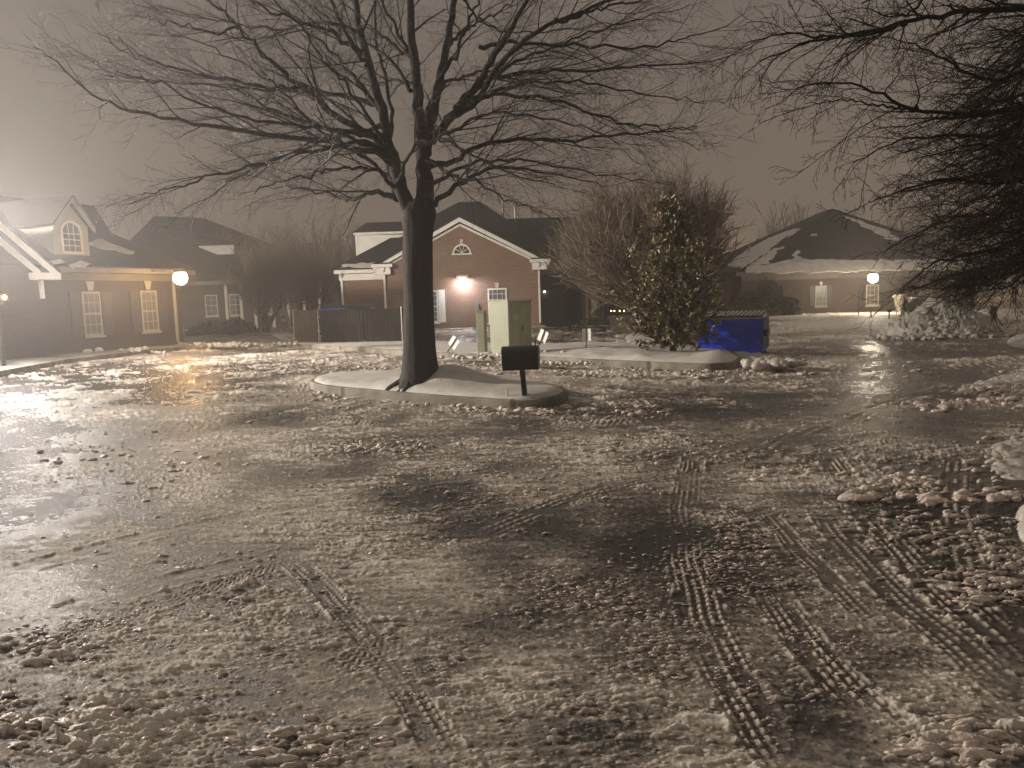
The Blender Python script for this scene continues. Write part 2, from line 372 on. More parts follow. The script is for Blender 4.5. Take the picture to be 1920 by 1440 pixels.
        if kind == 'rut':
            rr = np.clip(1 - np.abs(ph - rid - .5) / .34, 0, 1)
            r_ = rr * .35 * (vn(bs / .5 + rid * 3.1, rid * 1.3 + np.zeros_like(bs), 64) > .5) * (.4 + .6 * vn(bs / .06, ph, 65))
            w = w * .55
        elif kind == 'rib':
            rr = np.clip(1 - np.abs(ph - rid - .5) / .30, 0, 1)
            da = ((bs / dash + .37 * rid + 1.6 * vn(bs / .35, rid * 1.7, 57)) % 1.0)
            on = np.clip((da - .18) * 6, 0, 1) * np.clip((1 - da) * 6, 0, 1)
            gate = (vn(bs / .22 + rid * 7.7, rid * 3.3 + np.zeros_like(bs), 61) > .36)
            r_ = rr * on * gate
        else:
            ph2 = ph + (.12 + .22 * vn(bs / .3, ph * .7, 55)) * np.sin(2 * np.pi * bs / dash + 5 * vn(bs / .4, ph * 0, 56))
            rr = np.clip(1 - np.abs(ph2 - np.floor(ph2) - .5) / .33, 0, 1)
            r_ = rr * (.55 + .45 * vn(bs / .05, ph, 62))
        r_ = np.sqrt(r_) * (.6 + .7 * fbm(x * 25, y * 25, 63, 2))
        sc_ = .0145 * amp * (1 + .8 * (hw > .13))
        edge = np.exp(-((bd - hw * 1.12) / (hw * .16)) ** 2) * np.clip((fbm(x * 16, y * 22, 66, 4) - .47) * 7, 0, 1) * np.clip((fbm(x * 1.6, y * 1.6, 60, 3) - .32) * 5, 0, 1)
        h[idx] = h[idx] * (1 - .75 * w) + w * (r_ * sc_ - .004) + .014 * amp * edge
        sn[idx] = sn[idx] * (1 - .8 * w) + w * ((.34 if kind == 'rut' else .20) + .54 * amp ** .3 * r_) + .3 * edge
    sn = np.clip(sn, 0, 1)
    # slush heaped against the kerbs
    wet = np.clip(1 - sn * 1.15 + .35 * (blobs(u, v, [(340,720,140,60,1.),(40,860,110,110,.7),(1630,740,60,140,.8),(370,860,90,60,.7),(60,1120,140,80,.6),(90,1240,120,50,.5),(900,640,130,8,.8)])), 0, 1)
    return h, sn, wet
def build_ground():
    rows = np.concatenate([[.05, .3, .7, 1.1], 1 / np.linspace(1 / 1.45, 1 / 85., 1020), [95, 115, 150, 200, 300, 500, 900]])
    a = np.radians(np.concatenate([np.linspace(-39, 39, 1250), np.linspace(45, 315, 46)]))
    A, D = np.meshgrid(a, rows)
    X = (D * np.sin(A)).ravel(); Y = (D * np.cos(A)).ravel()
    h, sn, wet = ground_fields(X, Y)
    fade = np.clip((140 - D.ravel()) / 60, 0, 1)
    V = np.stack([X, Y, h * fade], 1)
    nr, na = D.shape
    i = np.arange(nr - 1)[:, None] * na; j = np.arange(na)[None, :]; j1 = (j + 1) % na
    Q = np.stack([i + j, i + j1, i + na + j1, i + na + j], -1).reshape(-1, 4)[:, ::-1]
    m, nt, b = new_mat('slushy_asphalt')
    at = nt.nodes.new('ShaderNodeAttribute'); at.attribute_name = 'snow'
    aw = nt.nodes.new('ShaderNodeAttribute'); aw.attribute_name = 'wet'
    r = nt.nodes.new('ShaderNodeValToRGB'); cr = r.color_ramp
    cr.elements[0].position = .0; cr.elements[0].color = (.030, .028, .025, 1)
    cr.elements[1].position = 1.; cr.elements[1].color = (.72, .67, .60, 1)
    for p, c in ((.24, (.078, .067, .056)), (.46, (.26, .226, .187)), (.70, (.54, .475, .405))):  # steep ramp: crevice shade is put into the colour along with bare asphalt
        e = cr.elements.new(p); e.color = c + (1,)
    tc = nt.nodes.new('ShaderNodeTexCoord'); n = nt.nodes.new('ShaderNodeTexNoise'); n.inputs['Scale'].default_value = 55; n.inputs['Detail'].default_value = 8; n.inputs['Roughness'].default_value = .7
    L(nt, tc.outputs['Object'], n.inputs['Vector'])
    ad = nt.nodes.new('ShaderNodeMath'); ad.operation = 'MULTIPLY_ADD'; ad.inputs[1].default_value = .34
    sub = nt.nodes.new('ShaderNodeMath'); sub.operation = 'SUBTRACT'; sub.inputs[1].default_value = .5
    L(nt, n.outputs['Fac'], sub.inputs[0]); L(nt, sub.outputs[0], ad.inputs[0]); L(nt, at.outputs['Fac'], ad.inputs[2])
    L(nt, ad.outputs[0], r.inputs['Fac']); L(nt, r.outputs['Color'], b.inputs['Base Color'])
    mr = nt.nodes.new('ShaderNodeMapRange'); mr.inputs['From Min'].default_value = .5; mr.inputs['From Max'].default_value = .92; mr.inputs['To Min'].default_value = .6; mr.inputs['To Max'].default_value = .17
    L(nt, aw.outputs['Fac'], mr.inputs['Value']); L(nt, mr.outputs[0], b.inputs['Roughness'])
    ms = nt.nodes.new('ShaderNodeMapRange'); ms.inputs['From Min'].default_value = .45; ms.inputs['From Max'].default_value = .95; ms.inputs['To Min'].default_value = .08; ms.inputs['To Max'].default_value = .5
    L(nt, aw.outputs['Fac'], ms.inputs['Value']); L(nt, ms.outputs[0], b.inputs['Specular IOR Level'])
    bp = nt.nodes.new('ShaderNodeBump'); bp.inputs['Strength'].default_value = .9; bp.inputs['Distance'].default_value = .012
    L(nt, n.outputs['Fac'], bp.inputs['Height']); L(nt, bp.outputs['Normal'], b.inputs['Normal'])
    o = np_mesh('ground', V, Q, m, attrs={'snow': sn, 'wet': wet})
    tag(o, kind='structure'); return o
build_ground()

# ------------------------------------------------------------------ icy chunks
def ico(sub):
    import bmesh
    bm = bmesh.new(); bmesh.ops.create_icosphere(bm, subdivisions=sub, radius=1)
    V = np.array([v.co[:] for v in bm.verts]); Fc = np.array([[v.index for v in f.verts] for f in bm.faces]); bm.free(); return V, Fc
ICO = {2: ico(2), 3: ico(3), 1: ico(1)}
def chunk_mesh(name, items, matl, parent=None, sub=2, rough=.35):
    """items: list of (x,y,z,sx,sy,sz,rot)"""
    V0, F0 = ICO[sub]; Vs = []; Fs = []
    ff = 1.7
    for k, (x, y, z, sx, sy, sz, rot) in enumerate(items):
        o = RNG.random(3) * 60
        nz = fbm(V0[:, 0] * ff + o[0], V0[:, 1] * ff + V0[:, 2] * 2.1 + o[1], 3, 3) - .5
        nz2 = fbm(V0[:, 2] * ff * 2 + o[2], V0[:, 0] * ff * 2 - V0[:, 1] * 2.7 + o[0], 8, 2) - .5
        V = V0 * (1 + rough * 2 * nz + rough * 1.3 * nz2)[:, None]
        V = V * np.array([sx, sy, sz]); c, s = math.cos(rot), math.sin(rot)
        W = np.stack([V[:, 0] * c - V[:, 1] * s + x, V[:, 0] * s + V[:, 1] * c + y, V[:, 2] + z], 1)
        Fs.append(F0 + len(V0) * k); Vs.append(W)
    return np_mesh(name, np.concatenate(Vs), np.concatenate(Fs), matl, parent)
def gchunks(lst, big=1.):
    it = []
    for px, py, rx, ry, n, smin, smax, el in lst:
        for _ in range(n):
            u = random.gauss(0, .55); v = random.gauss(0, .55)
            p = gp(px + u * rx, max(py + v * ry, 575))
            if p.y > 60: continue
            s = smin + (smax - smin) * random.random() ** 2.2
            it.append((p.x, p.y, s * .18, s * random.uniform(.9, el), s * random.uniform(.5, .8), s * random.uniform(.4, .72), random.uniform(-.5, .5)))
    return it
near = gchunks([  # px py rx ry n smin smax elong
    (1810,1400,120,40,30,.020,.042,2.9),(590,1395,110,45,60,.010,.028,2.3),(190,1365,150,45,80,.012,.032,2.7),(1800,1390,170,60,60,.006,.014,2.),(820,1240,90,70,60,.006,.016,1.9),
    (1210,1230,110,70,70,.006,.017,2.0),(480,1110,70,50,46,.008,.026,1.9),(90,1215,110,25,60,.01,.024,2.),(20,1320,30,50,16,.01,.026,1.4),
    (560,1170,160,60,90,.006,.016,2.2),(1760,990,120,60,80,.012,.034,2.5),(1840,1090,120,70,90,.012,.030,2.8),(1410,1010,60,50,40,.010,.024,2.2)])
tag(chunk_mesh('ice_chunks', near, M['clump'], sub=3, rough=.6), 'pinkish frozen slush chunks lying over the foreground tyre tracks', 'slush', kind='stuff')
mid = gchunks([(920,765,60,10,70,.03,.085,1.3),(1010,772,45,7,26,.03,.07,1.3),(880,755,140,12,90,.015,.05,1.5),(1190,770,60,14,60,.02,.06,1.5),(610,745,60,14,50,.02,.06,1.5),
    (700,838,110,10,150,.015,.04,1.7),(1800,935,150,10,34,.03,.09,1.6),(1500,890,120,10,34,.02,.05,1.8),(1250,845,200,20,120,.01,.035,1.9),
    (1700,905,60,20,40,.015,.05,2.),(1060,1120,170,60,500,.004,.013,2.2),(500,1230,200,90,600,.004,.012,2.2),(1480,1230,220,130,700,.003,.011,2.),(1200,1220,110,70,500,.004,.012,2.2),(1340,1060,130,60,400,.005,.012,2.2),(830,1260,110,80,400,.004,.011,2.),(250,1180,220,50,400,.005,.013,2.),(600,1380,140,50,260,.004,.012,2.2),(960,1380,400,90,500,.002,.006,1.5),
    (1870,860,60,40,50,.02,.05,1.8),(1880,740,60,26,70,.03,.08,1.5),(1760,760,80,14,60,.02,.06,1.6),(680,640,150,8,50,.03,.08,1.5),(1250,700,250,12,200,.02,.07,1.7),
    (800,690,250,10,200,.02,.06,1.7),(1500,690,200,20,120,.02,.05,1.8),(500,1020,300,80,200,.006,.02,2.),(900,920,300,60,260,.006,.02,2.),(300,860,200,60,150,.01,.03,2.)])
tag(chunk_mesh('slush_lumps', mid, M['clump'], sub=2, rough=.55), 'small frozen slush lumps spread across the icy parking lot', 'slush', kind='stuff')

# ------------------------------------------------------------------ kerbed islands and snow banks
def chaikin(P, n=2):
    for _ in range(n):
        Q = []
        for i in range(len(P)):
            a, b = P[i], P[(i + 1) % len(P)]
            Q += [(.75 * a[0] + .25 * b[0], .75 * a[1] + .25 * b[1]), (.25 * a[0] + .75 * b[0], .25 * a[1] + .75 * b[1])]
        P = Q
    return P
def resample(P, step):
    P = np.array(P); Q = np.roll(P, -1, 0); out = []
    for a, b in zip(P, Q):
        n = max(1, int(np.hypot(*(b - a)) / step))
        for k in range(n): out.append(a + (b - a) * k / n)
    return np.array(out)
def area(P):
    P = np.array(P); Q = np.roll(P, -1, 0); return .5 * np.sum(P[:, 0] * Q[:, 1] - Q[:, 0] * P[:, 1])
def inset(P, d):
    P = np.array(P); s = 1 if area(P) > 0 else -1
    t = np.roll(P, -1, 0) - np.roll(P, 1, 0); t /= np.maximum(np.linalg.norm(t, axis=1), 1e-6)[:, None]
    return P + s * d * np.stack([-t[:, 1], t[:, 0]], 1)
def ring_surface(P, rings, hf):
    """cap over outline P converging to its centroid; hf(X,Y,dist_to_edge)"""
    P = np.array(P); c = P.mean(0); n = len(P)
    ts = 1 - (1 - np.linspace(0, 1, rings)) ** 1.0
    ts = np.concatenate([[0, .012, .03, .05], np.linspace(.08, 1, rings)])
    X = []; Y = []
    for t in ts:
        q = P + (c - P) * min(t, .999); X.append(q[:, 0]); Y.append(q[:, 1])
    X = np.array(X); Y = np.array(Y); r, n = X.shape
    xs, ys = X.ravel(), Y.ravel(); d = np.full(len(xs), 9.)
    for a, b in zip(P, np.roll(P, -1, 0)):
        e = b - a; l2 = max(e @ e, 1e-9)
        t = np.clip(((xs - a[0]) * e[0] + (ys - a[1]) * e[1]) / l2, 0, 1)
        d = np.minimum(d, np.hypot(xs - a[0] - t * e[0], ys - a[1] - t * e[1]))
    Z = hf(xs, ys, d)
    V = np.stack([xs, ys, Z], 1)
    i = np.arange(r - 1)[:, None] * n; j = np.arange(n)[None, :]; j1 = (j + 1) % n
    Q = np.stack([i + j, i + j1, i + n + j1, i + n + j], -1).reshape(-1, 4)
    if area(P) < 0: Q = Q[:, ::-1]
    return V, Q
def kerb_ring(name, P, h=.15, w=.15):
    P = np.array(P); I = inset(P, w); O2 = inset(P, .012); n = len(P); V = []
    prof = [(P, -.05), (P, h - .03), (O2, h - .004), (inset(P, .04), h), (I, h), (I, -.05)]
    V = np.concatenate([np.column_stack([q, np.full(n, z)]) for q, z in prof])
    k = len(prof); Q = []
    for a in range(k - 1):
        for j in range(n):
            Q.append((a * n + j, a * n + (j + 1) % n, (a + 1) * n + (j + 1) % n, (a + 1) * n + j))
    Q = np.array(Q)
    if area(P) < 0: Q = Q[:, ::-1]
    o = np_mesh(name, V, Q, M['kerb']); tag(o, kind='structure'); return o

out1 = resample(chaikin(ISL1, 2), .12)
kerb_ring('kerb_island', out1)
_t = atY(787, 700, 13.0); TREE = Vector((_t.x, 13.0, 0))
def h1(x, y, d):
    u = (x - TREE.x); v = (y - TREE.y)
    mound = .27 * np.exp(-((u - .45) / .62) ** 2 - ((v - .25) / .7) ** 2) + .06 * np.exp(-((u + .5) / .6) ** 2 - ((v + .1) / .6) ** 2) - .07 * np.exp(-((u + .12) / .34) ** 2 - ((v + .30) / .22) ** 2)
    return .105 + .095 * (1 - np.exp(-d / .07)) + .05 * (1 - np.exp(-d / .5)) + mound * np.clip(d / .4, 0, 1) + .03 * (fbm(x * 1.3, y * 1.3, 5, 3) - .5) * np.clip(d / .2, 0, 1) + .022 * (fbm(x * 4, y * 4, 9, 4) - .5) + .010 * (fbm(x * 14, y * 14, 29, 3) - .5) + .03 * np.exp(-((d - .12) / .12) ** 2) * (fbm(x * 2.5, y * 2.5, 19, 4) - .35)
V, Q = ring_surface(inset(out1, .045), 46, h1)
tag(np_mesh('snow_cover', V, Q, M['snow']), kind='structure')

def pxpoly(px, z=0): return [(gp(a, b, z).x, gp(a, b, z).y) for a, b in px]
STRIP = pxpoly([(556,653),(660,658),(780,668),(900,674),(1030,680),(1100,685),(1240,692),(1330,695),(1378,692),(1392,682),(1372,668),(1300,655),(1200,650),(1110,652),(1010,652),(900,650),(740,643),(560,638)])
out2 = resample(STRIP, .25)
kerb_ring('kerb_strip', out2)
def h2(x, y, d):
    u, v = project(x, y, np.full_like(x, .2))
    bank = blobs(u, v, [(1130,660,60,9,.10),(1200,664,60,10,.12),(1345,676,45,12,.22),(1270,668,60,10,.08),(1060,668,60,8,.05),(940,664,50,8,.05)])
    right = np.clip((u - 1010) / 60, 0, 1)
    return .135 + .03 * (1 - np.exp(-d / .06)) + bank * np.clip(d / .25, 0, 1) * (.6 + .8 * fbm(x * 4, y * 4, 4, 4)) + right * .05 * (fbm(x * 6, y * 6, 14, 3) - .3) * np.clip(d / .2, 0, 1)
V, Q = ring_surface(inset(out2, .05), 40, h2)
tag(np_mesh('snow_strip', V, Q, M['snow']), kind='structure')

ISL3 = pxpoly([(1168,648),(1185,655),(1230,660),(1290,655),(1300,642),(1270,632),(1215,628),(1170,634)])
out3 = resample(chaikin(ISL3, 2), .25)
kerb_ring('kerb_bed', out3)
V, Q = ring_surface(inset(out3, .05), 16, lambda x, y, d: .14 + .05 * (1 - np.exp(-d / .1)) + .12 * (fbm(x * 3, y * 3, 2, 4) - .3) * np.clip(d / .3, 0, 1))
tag(np_mesh('snow_bed', V, Q, M['dirty_snow']), kind='structure')

# kerb of the left house, running towards the camera, with pavement and lawn behind
LK = [gp(-260,760), gp(0,706), gp(120,683), gp(240,668), gp(345,657), gp(450,652), gp(545,650)]
def strip_structure(name, front, depth_dir, depth, h, w, matl):
    mb = MB()
    for a, b in zip(front[:-1], front[1:]):
        dd = Vector(depth_dir) * w
        mb.prism([(a.x, a.y, -.05), (b.x, b.y, -.05), (b.x, b.y, h), (a.x, a.y, h)], dd)
    o = mb.build(name, matl); tag(o, kind='structure'); return o
strip_structure('kerb_left', LK, (-1, .15, 0), 0, .15, .16, M['kerb'])
lawn = [(p.x - .14, p.y + .02) for p in LK] + [(gp(545,620).x, gp(545,625).y), (-30, 60), (-34, 20)]
lo = resample(lawn, .6)
V, Q = ring_surface(lo, 60, lambda x, y, d: .135 + .02 * np.clip(d / .3, 0, 1) + .03 * (fbm(x * 1.5, y * 1.5, 6, 4) - .4))
tag(np_mesh('lawn', V, Q, mat('frozen_lawn', (.07, .062, .042), .7, .45, 1.1, .5, 30, col2=(.26, .24, .21))), kind='structure')
items = []
for px, py, rx, ry, n, s0, s1 in ((165,655,36,7,60,.03,.13),(255,655,26,4,40,.03,.08),(430,648,50,4,120,.03,.10),(310,662,20,3,14,.03,.06),(540,645,30,3,26,.03,.07)):
    for _ in range(n):
        p = gp(px + random.gauss(0, .5) * rx, py + random.gauss(0, .4) * ry, .15)
        s = random.uniform(s0, s1); items.append((p.x, p.y, .15 + s * .3, s * 1.3, s, s * .8, random.random() * 3))
tag(chunk_mesh('snow_lumps', items, M['dirty_snow']), 'ploughed snow lumps along the kerb by the left brick house', 'snow', kind='stuff')
items = []
for px, py, rx, ry, n, s0, s1 in ((1120,660,70,5,120,.04,.12),(1210,664,60,5,90,.04,.11),(950,664,50,3,40,.04,.1),(870,668,40,3,24,.03,.08),(1040,680,80,3,50,.03,.08),(1440,682,50,5,60,.04,.12),(1230,645,40,5,50,.05,.1)):
    for _ in range(n):
        p = gp(px + random.gauss(0, .5) * rx, py + random.gauss(0, .4) * ry, .15)
        s = random.uniform(s0, s1); items.append((p.x, p.y, .12 + s * .3, s * 1.3, s, s * .8, random.random() * 3))
tag(chunk_mesh('snow_crumbs', items, M['dirty_snow']), 'broken snow lumps on the long kerbed strip behind the tree', 'snow', kind='stuff')

def bank(name, px, hgt, label, seed, bumps=5, base=0., n=26):
    P = resample(chaikin(pxpoly(px), 2), .12)
    V, Q = ring_surface(P, n, lambda x, y, d: base - .02 + hgt * (1 - np.exp(-d / .09)) * (.30 + 1.2 * fbm(x * bumps, y * bumps, seed, 5, .62)) + .03 * lumps(x / .12, y / .09, seed, np.full_like(x, .45)))
    o = np_mesh(name, V, Q, M['dirty_snow']); return tag(o, label, 'snow bank')
bank('snow_bank', [(1838,838),(1850,880),(1880,900),(1990,905),(1990,770),(1935,778),(1905,815),(1870,826)], .05, 'low flat snow patch with a scalloped edge at the right margin', 3)
bank('snow_bank', [(1895,960),(1905,1010),(1925,1050),(2040,1080),(2040,930),(1930,930)], .13, 'lumpy snow edge at the right margin above the deep tread marks', 9, 7)
bank('snow_bank', [(1775,742),(1810,738),(1860,722),(1990,716),(1990,696),(1900,698),(1835,714),(1795,728)], .06, 'long rough snow ridge on the right below the snow pile', 13, 5)
bank('snow_bank', [(1885,636),(1890,652),(1990,658),(1990,640),(1940,628)], .16, 'small snow heap right of the big ploughed pile', 17, 4)
bank('snow_bank', [(1300,668),(1400,676),(1470,686),(1480,676),(1440,668),(1330,662)], .12, 'thin snow rim along the foot of the blue dumpster', 21, 5)

# big ploughed pile
pc = gp(1775, 632)
root = empty('snow_pile', (pc.x, pc.y + .4, 0), 0, 'tall lumpy grey pile of ploughed snow in front of the right brick house', 'snow pile')
nx, ny = 150, 90
gx, gy = np.meshgrid(np.linspace(-2.7, 2.9, nx), np.linspace(-1.5, 2.2, ny))
rr = np.sqrt((gx / np.where(gx < 0, 1.95, 2.0)) ** 2 + (gy / 1.35) ** 2)
hh = 1.12 * np.clip(1 - rr ** 1.5, 0, 1) ** .95
hh = hh * (.66 + .62 * fbm(gx * 2.6, gy * 2.6, 31, 5, .6)) + .30 * (.5 - np.abs(fbm(gx * 2.4 + 3, gy * 2.4, 21, 4, .6) - .5) * 4).clip(-.3, .5) * (hh > .05) * np.clip(hh * 3, 0, 1)
hh = np.where(rr > 1.05, -.03, hh)
Vp = np.stack([gx.ravel(), gy.ravel(), hh.ravel()], 1)
ii = np.arange(ny - 1)[:, None] * nx; jj = np.arange(nx - 1)[None, :]
Qp = np.stack([ii + jj, ii + jj + 1, ii + nx + jj + 1, ii + nx + jj], -1).reshape(-1, 4)
np_mesh('mound', Vp, Qp, M['pile'], root)
items = []
for _ in range(1500):
    x = random.gauss(0, 1.1); y = random.uniform(-1.35, .9); q = math.sqrt((x / 1.95) ** 2 + (y / 1.35) ** 2)
    if q > 1.12: continue
    z = 1.05 * max(0, 1 - q ** 1.5); s = .018 + .10 * random.random() ** 3
    items.append((x, y, z * .90 + .02, s * 1.2, s, s * .85, random.random() * 3))
chunk_mesh('snow_lump', items, M['pile'], root, rough=.65)['kind'] = 'stuff'

# ------------------------------------------------------------------ trees
def tubes(name, B, mat_, parent, k=4):
    """B: list of (pts list of 3-tuples (same count per group), r0, r1)"""
    groups = {}
    for pts, rs in B: groups.setdefault(len(pts), []).append((pts, rs))
    VV = []; FF = []; off = 0
    for n, lst in groups.items():
        P = np.array([p for p, _ in lst], float); Rr = np.array([r for _, r in lst], float)
        T = np.gradient(P, axis=1); T /= np.maximum(np.linalg.norm(T, axis=2, keepdims=True), 1e-9)
        ref = np.array([.31, .12, .94]); ref2 = np.array([.9, .3, .1])
        par = np.abs(T @ ref) > .95
        rf = np.where(par[..., None], ref2, ref)
        U = np.cross(T, rf); U /= np.linalg.norm(U, axis=2, keepdims=True); W = np.cross(T, U)
        a = 2 * np.pi * np.arange(k) / k
        V = P[:, :, None, :] + Rr[:, :, None, None] * (np.cos(a)[None, None, :, None] * U[:, :, None, :] + np.sin(a)[None, None, :, None] * W[:, :, None, :])
        b = len(lst); VV.append(V.reshape(-1, 3))
        bi = np.arange(b)[:, None, None] * n * k; i = np.arange(n - 1)[None, :, None] * k; j = np.arange(k)[None, None, :]; j1 = (j + 1) % k
        FF.append(np.stack([bi + i + j, bi + i + j1, bi + i + k + j1, bi + i + k + j], -1).reshape(-1, 4) + off); off += b * n * k
    return np_mesh(name, np.concatenate(VV), np.concatenate(FF), mat_, parent)
def unit(v): return v / max(np.linalg.norm(v), 1e-9)
def branch(p, d, ln, r, n, wander, grav, taper=.25):
    pts = [np.array(p)]; d = unit(np.array(d)); rs = [r]
    for i in range(n - 1):
        d = unit(d + RNG.normal(0, wander, 3) + np.array([0, 0, grav]))
        pts.append(pts[-1] + d * ln / (n - 1)); rs.append(r * (1 - (1 - taper) * (i + 1) / (n - 1)))
    return pts, rs
def spline(P, n):
    P = np.array(P, float); m_ = len(P)
    t = np.linspace(0, m_ - 1, n); out = []
    for x in t:
        i = min(int(x), m_ - 2); f = x - i
        p0 = P[max(i - 1, 0)]; p1 = P[i]; p2 = P[i + 1]; p3 = P[min(i + 2, m_ - 1)]
        out.append(.5 * (2 * p1 + (p2 - p0) * f + (2 * p0 - 5 * p1 + 4 * p2 - p3) * f * f + (3 * p1 - p0 - 3 * p2 + p3) * f ** 3))
    return np.array(out)
def sprout(pts, rs, out, level, spec, ctr, t0=.12):
    """children along a branch. spec[level] = (spacing, len factor range, angle, r factor, n, wander, grav, min len)"""
    if level >= len(spec): return
    sp, l0, l1, ang, rf, n, wan, grav, planar = spec[level]
    pts = np.array(pts); seg = np.linalg.norm(np.diff(pts, axis=0), axis=1); S = np.concatenate([[0], np.cumsum(seg)]); tot = S[-1]
    s = tot * t0 + random.random() * sp; side = 1
    while s < tot:
        i = min(np.searchsorted(S, s) - 1, len(pts) - 2); i = max(i, 0); f = (s - S[i]) / max(seg[i], 1e-6)
        p = pts[i] + (pts[i + 1] - pts[i]) * f; T = unit(pts[i + 1] - pts[i]); r = rs[i] + (rs[i + 1] - rs[i]) * f
        Zc = np.array([0, 0, 1.]); H = np.cross(T, Zc)
        H = unit(H) if np.linalg.norm(H) > .15 else unit(RNG.normal(0, 1, 3))
        N = unit(np.cross(H, T))
        a = side * (1 if random.random() < .85 else -1); side = -side
        w = random.gauss(0, 1 - planar)
        lat = unit(a * H * planar + N * w + RNG.normal(0, .15, 3) * (1 - planar))
        an = ang * random.uniform(.65, 1.25)
        d = T * math.cos(an) + lat * math.sin(an)
        fr = 1 - .62 * s / tot
        ln = random.uniform(l0, l1) * (fr if level == 0 else (.5 + .5 * fr))
        rr = min(r * rf, r * .95)
        b = branch(p, d, ln, rr, n, wan, grav, .3)
        out[level].append(b)
        sprout(b[0], b[1], out, level + 1, spec, ctr, .1)
        s += sp * random.uniform(.6, 1.4)

def px_limb(base, pxs, Y0, Y1, n, wig=.03, pw=1.):
    """limb traced on the photograph, given real depth from Y0 to Y1 along its length"""
    P = [np.array(base)] if base is not None else []
    k = len(pxs)
    for i, (a, b) in enumerate(pxs):
        t = (i / max(k - 1, 1)) ** pw; q = atY(a, b, Y0 + (Y1 - Y0) * t); P.append(np.array(q))
    S = spline(P, n); S[1:] += RNG.normal(0, wig, S[1:].shape); return S

# --- the big bare tree on the island
TY = TREE.y
tree = empty('bare_tree', (TREE.x, TREE.y, 0), 0, 'large bare forked tree with wide icy branches standing on the snowy kerbed island', 'tree')
def loc_pts(P, o): return [np.array(p) - np.array(o) for p in P]
OT = np.array([TREE.x, TREE.y, 0])
trunk_px = [(789,728,50,TY),(788,712,42,TY),(787,690,34,TY),(786,650,30,TY),(785,600,28.5,TY),(784,540,27.5,TY),(783,480,27.5,TY),(784,440,28,TY),(785,415,31,TY),(786,398,31,TY),(788,375,22,TY)]
tp = []; tr = []
for a, b, w, Y in trunk_px:
    q = atY(a, b, Y); tp.append(q - Vector(OT)); tr.append(w * Y / F)
mb = MB(); tpn = spline([np.array(p) for p in tp], 60); trn = np.interp(np.linspace(0, len(tr) - 1, 60), range(len(tr)), tr)
K = 28; vs = []; fs = []
for i in range(60):
    for j in range(K):
        a = 2 * math.pi * j / K
        fl = 1 + .10 * math.sin(3 * a + 1) * math.exp(-i / 12) + .22 * max(0, math.sin(5 * a + .7)) * math.exp(-i / 4.) + .05 * (vn(np.array(a * 3.), np.array(i * .35), 5) - .5) + .06 * (vn(np.array(a * 5.), np.array(i * .12), 15) - .5)
        r = trn[i] * fl
        vs.append((tpn[i][0] + r * math.cos(a), tpn[i][1] + r * math.sin(a), tpn[i][2]))
for i in range(59):
    for j in range(K): fs.append((i * K + j, i * K + (j + 1) % K, (i + 1) * K + (j + 1) % K, (i + 1) * K + j))
fs.append(tuple(range(59 * K, 60 * K)))
mb.add(vs, fs).build('trunk', M['bark'], tree, smooth=True)
rootb = []
for a_, l_ in ((3.5, .42), (4.3, .36), (2.6, .3), (5.6, .3), (0.3, .25)):
    d_ = np.array([math.cos(a_), math.sin(a_), 0]); b_ = np.array([0, 0, .28])
    rootb.append((np.array([b_ + d_ * .22, b_ + d_ * (.22 + l_ * .4) + [0, 0, -.06], b_ + d_ * (.22 + l_ * .75) + [0, 0, -.12], b_ + d_ * (.22 + l_) + [0, 0, -.2]]), [.11, .085, .06, .03]))
tubes('root', rootb, M['bark'], tree, 8)
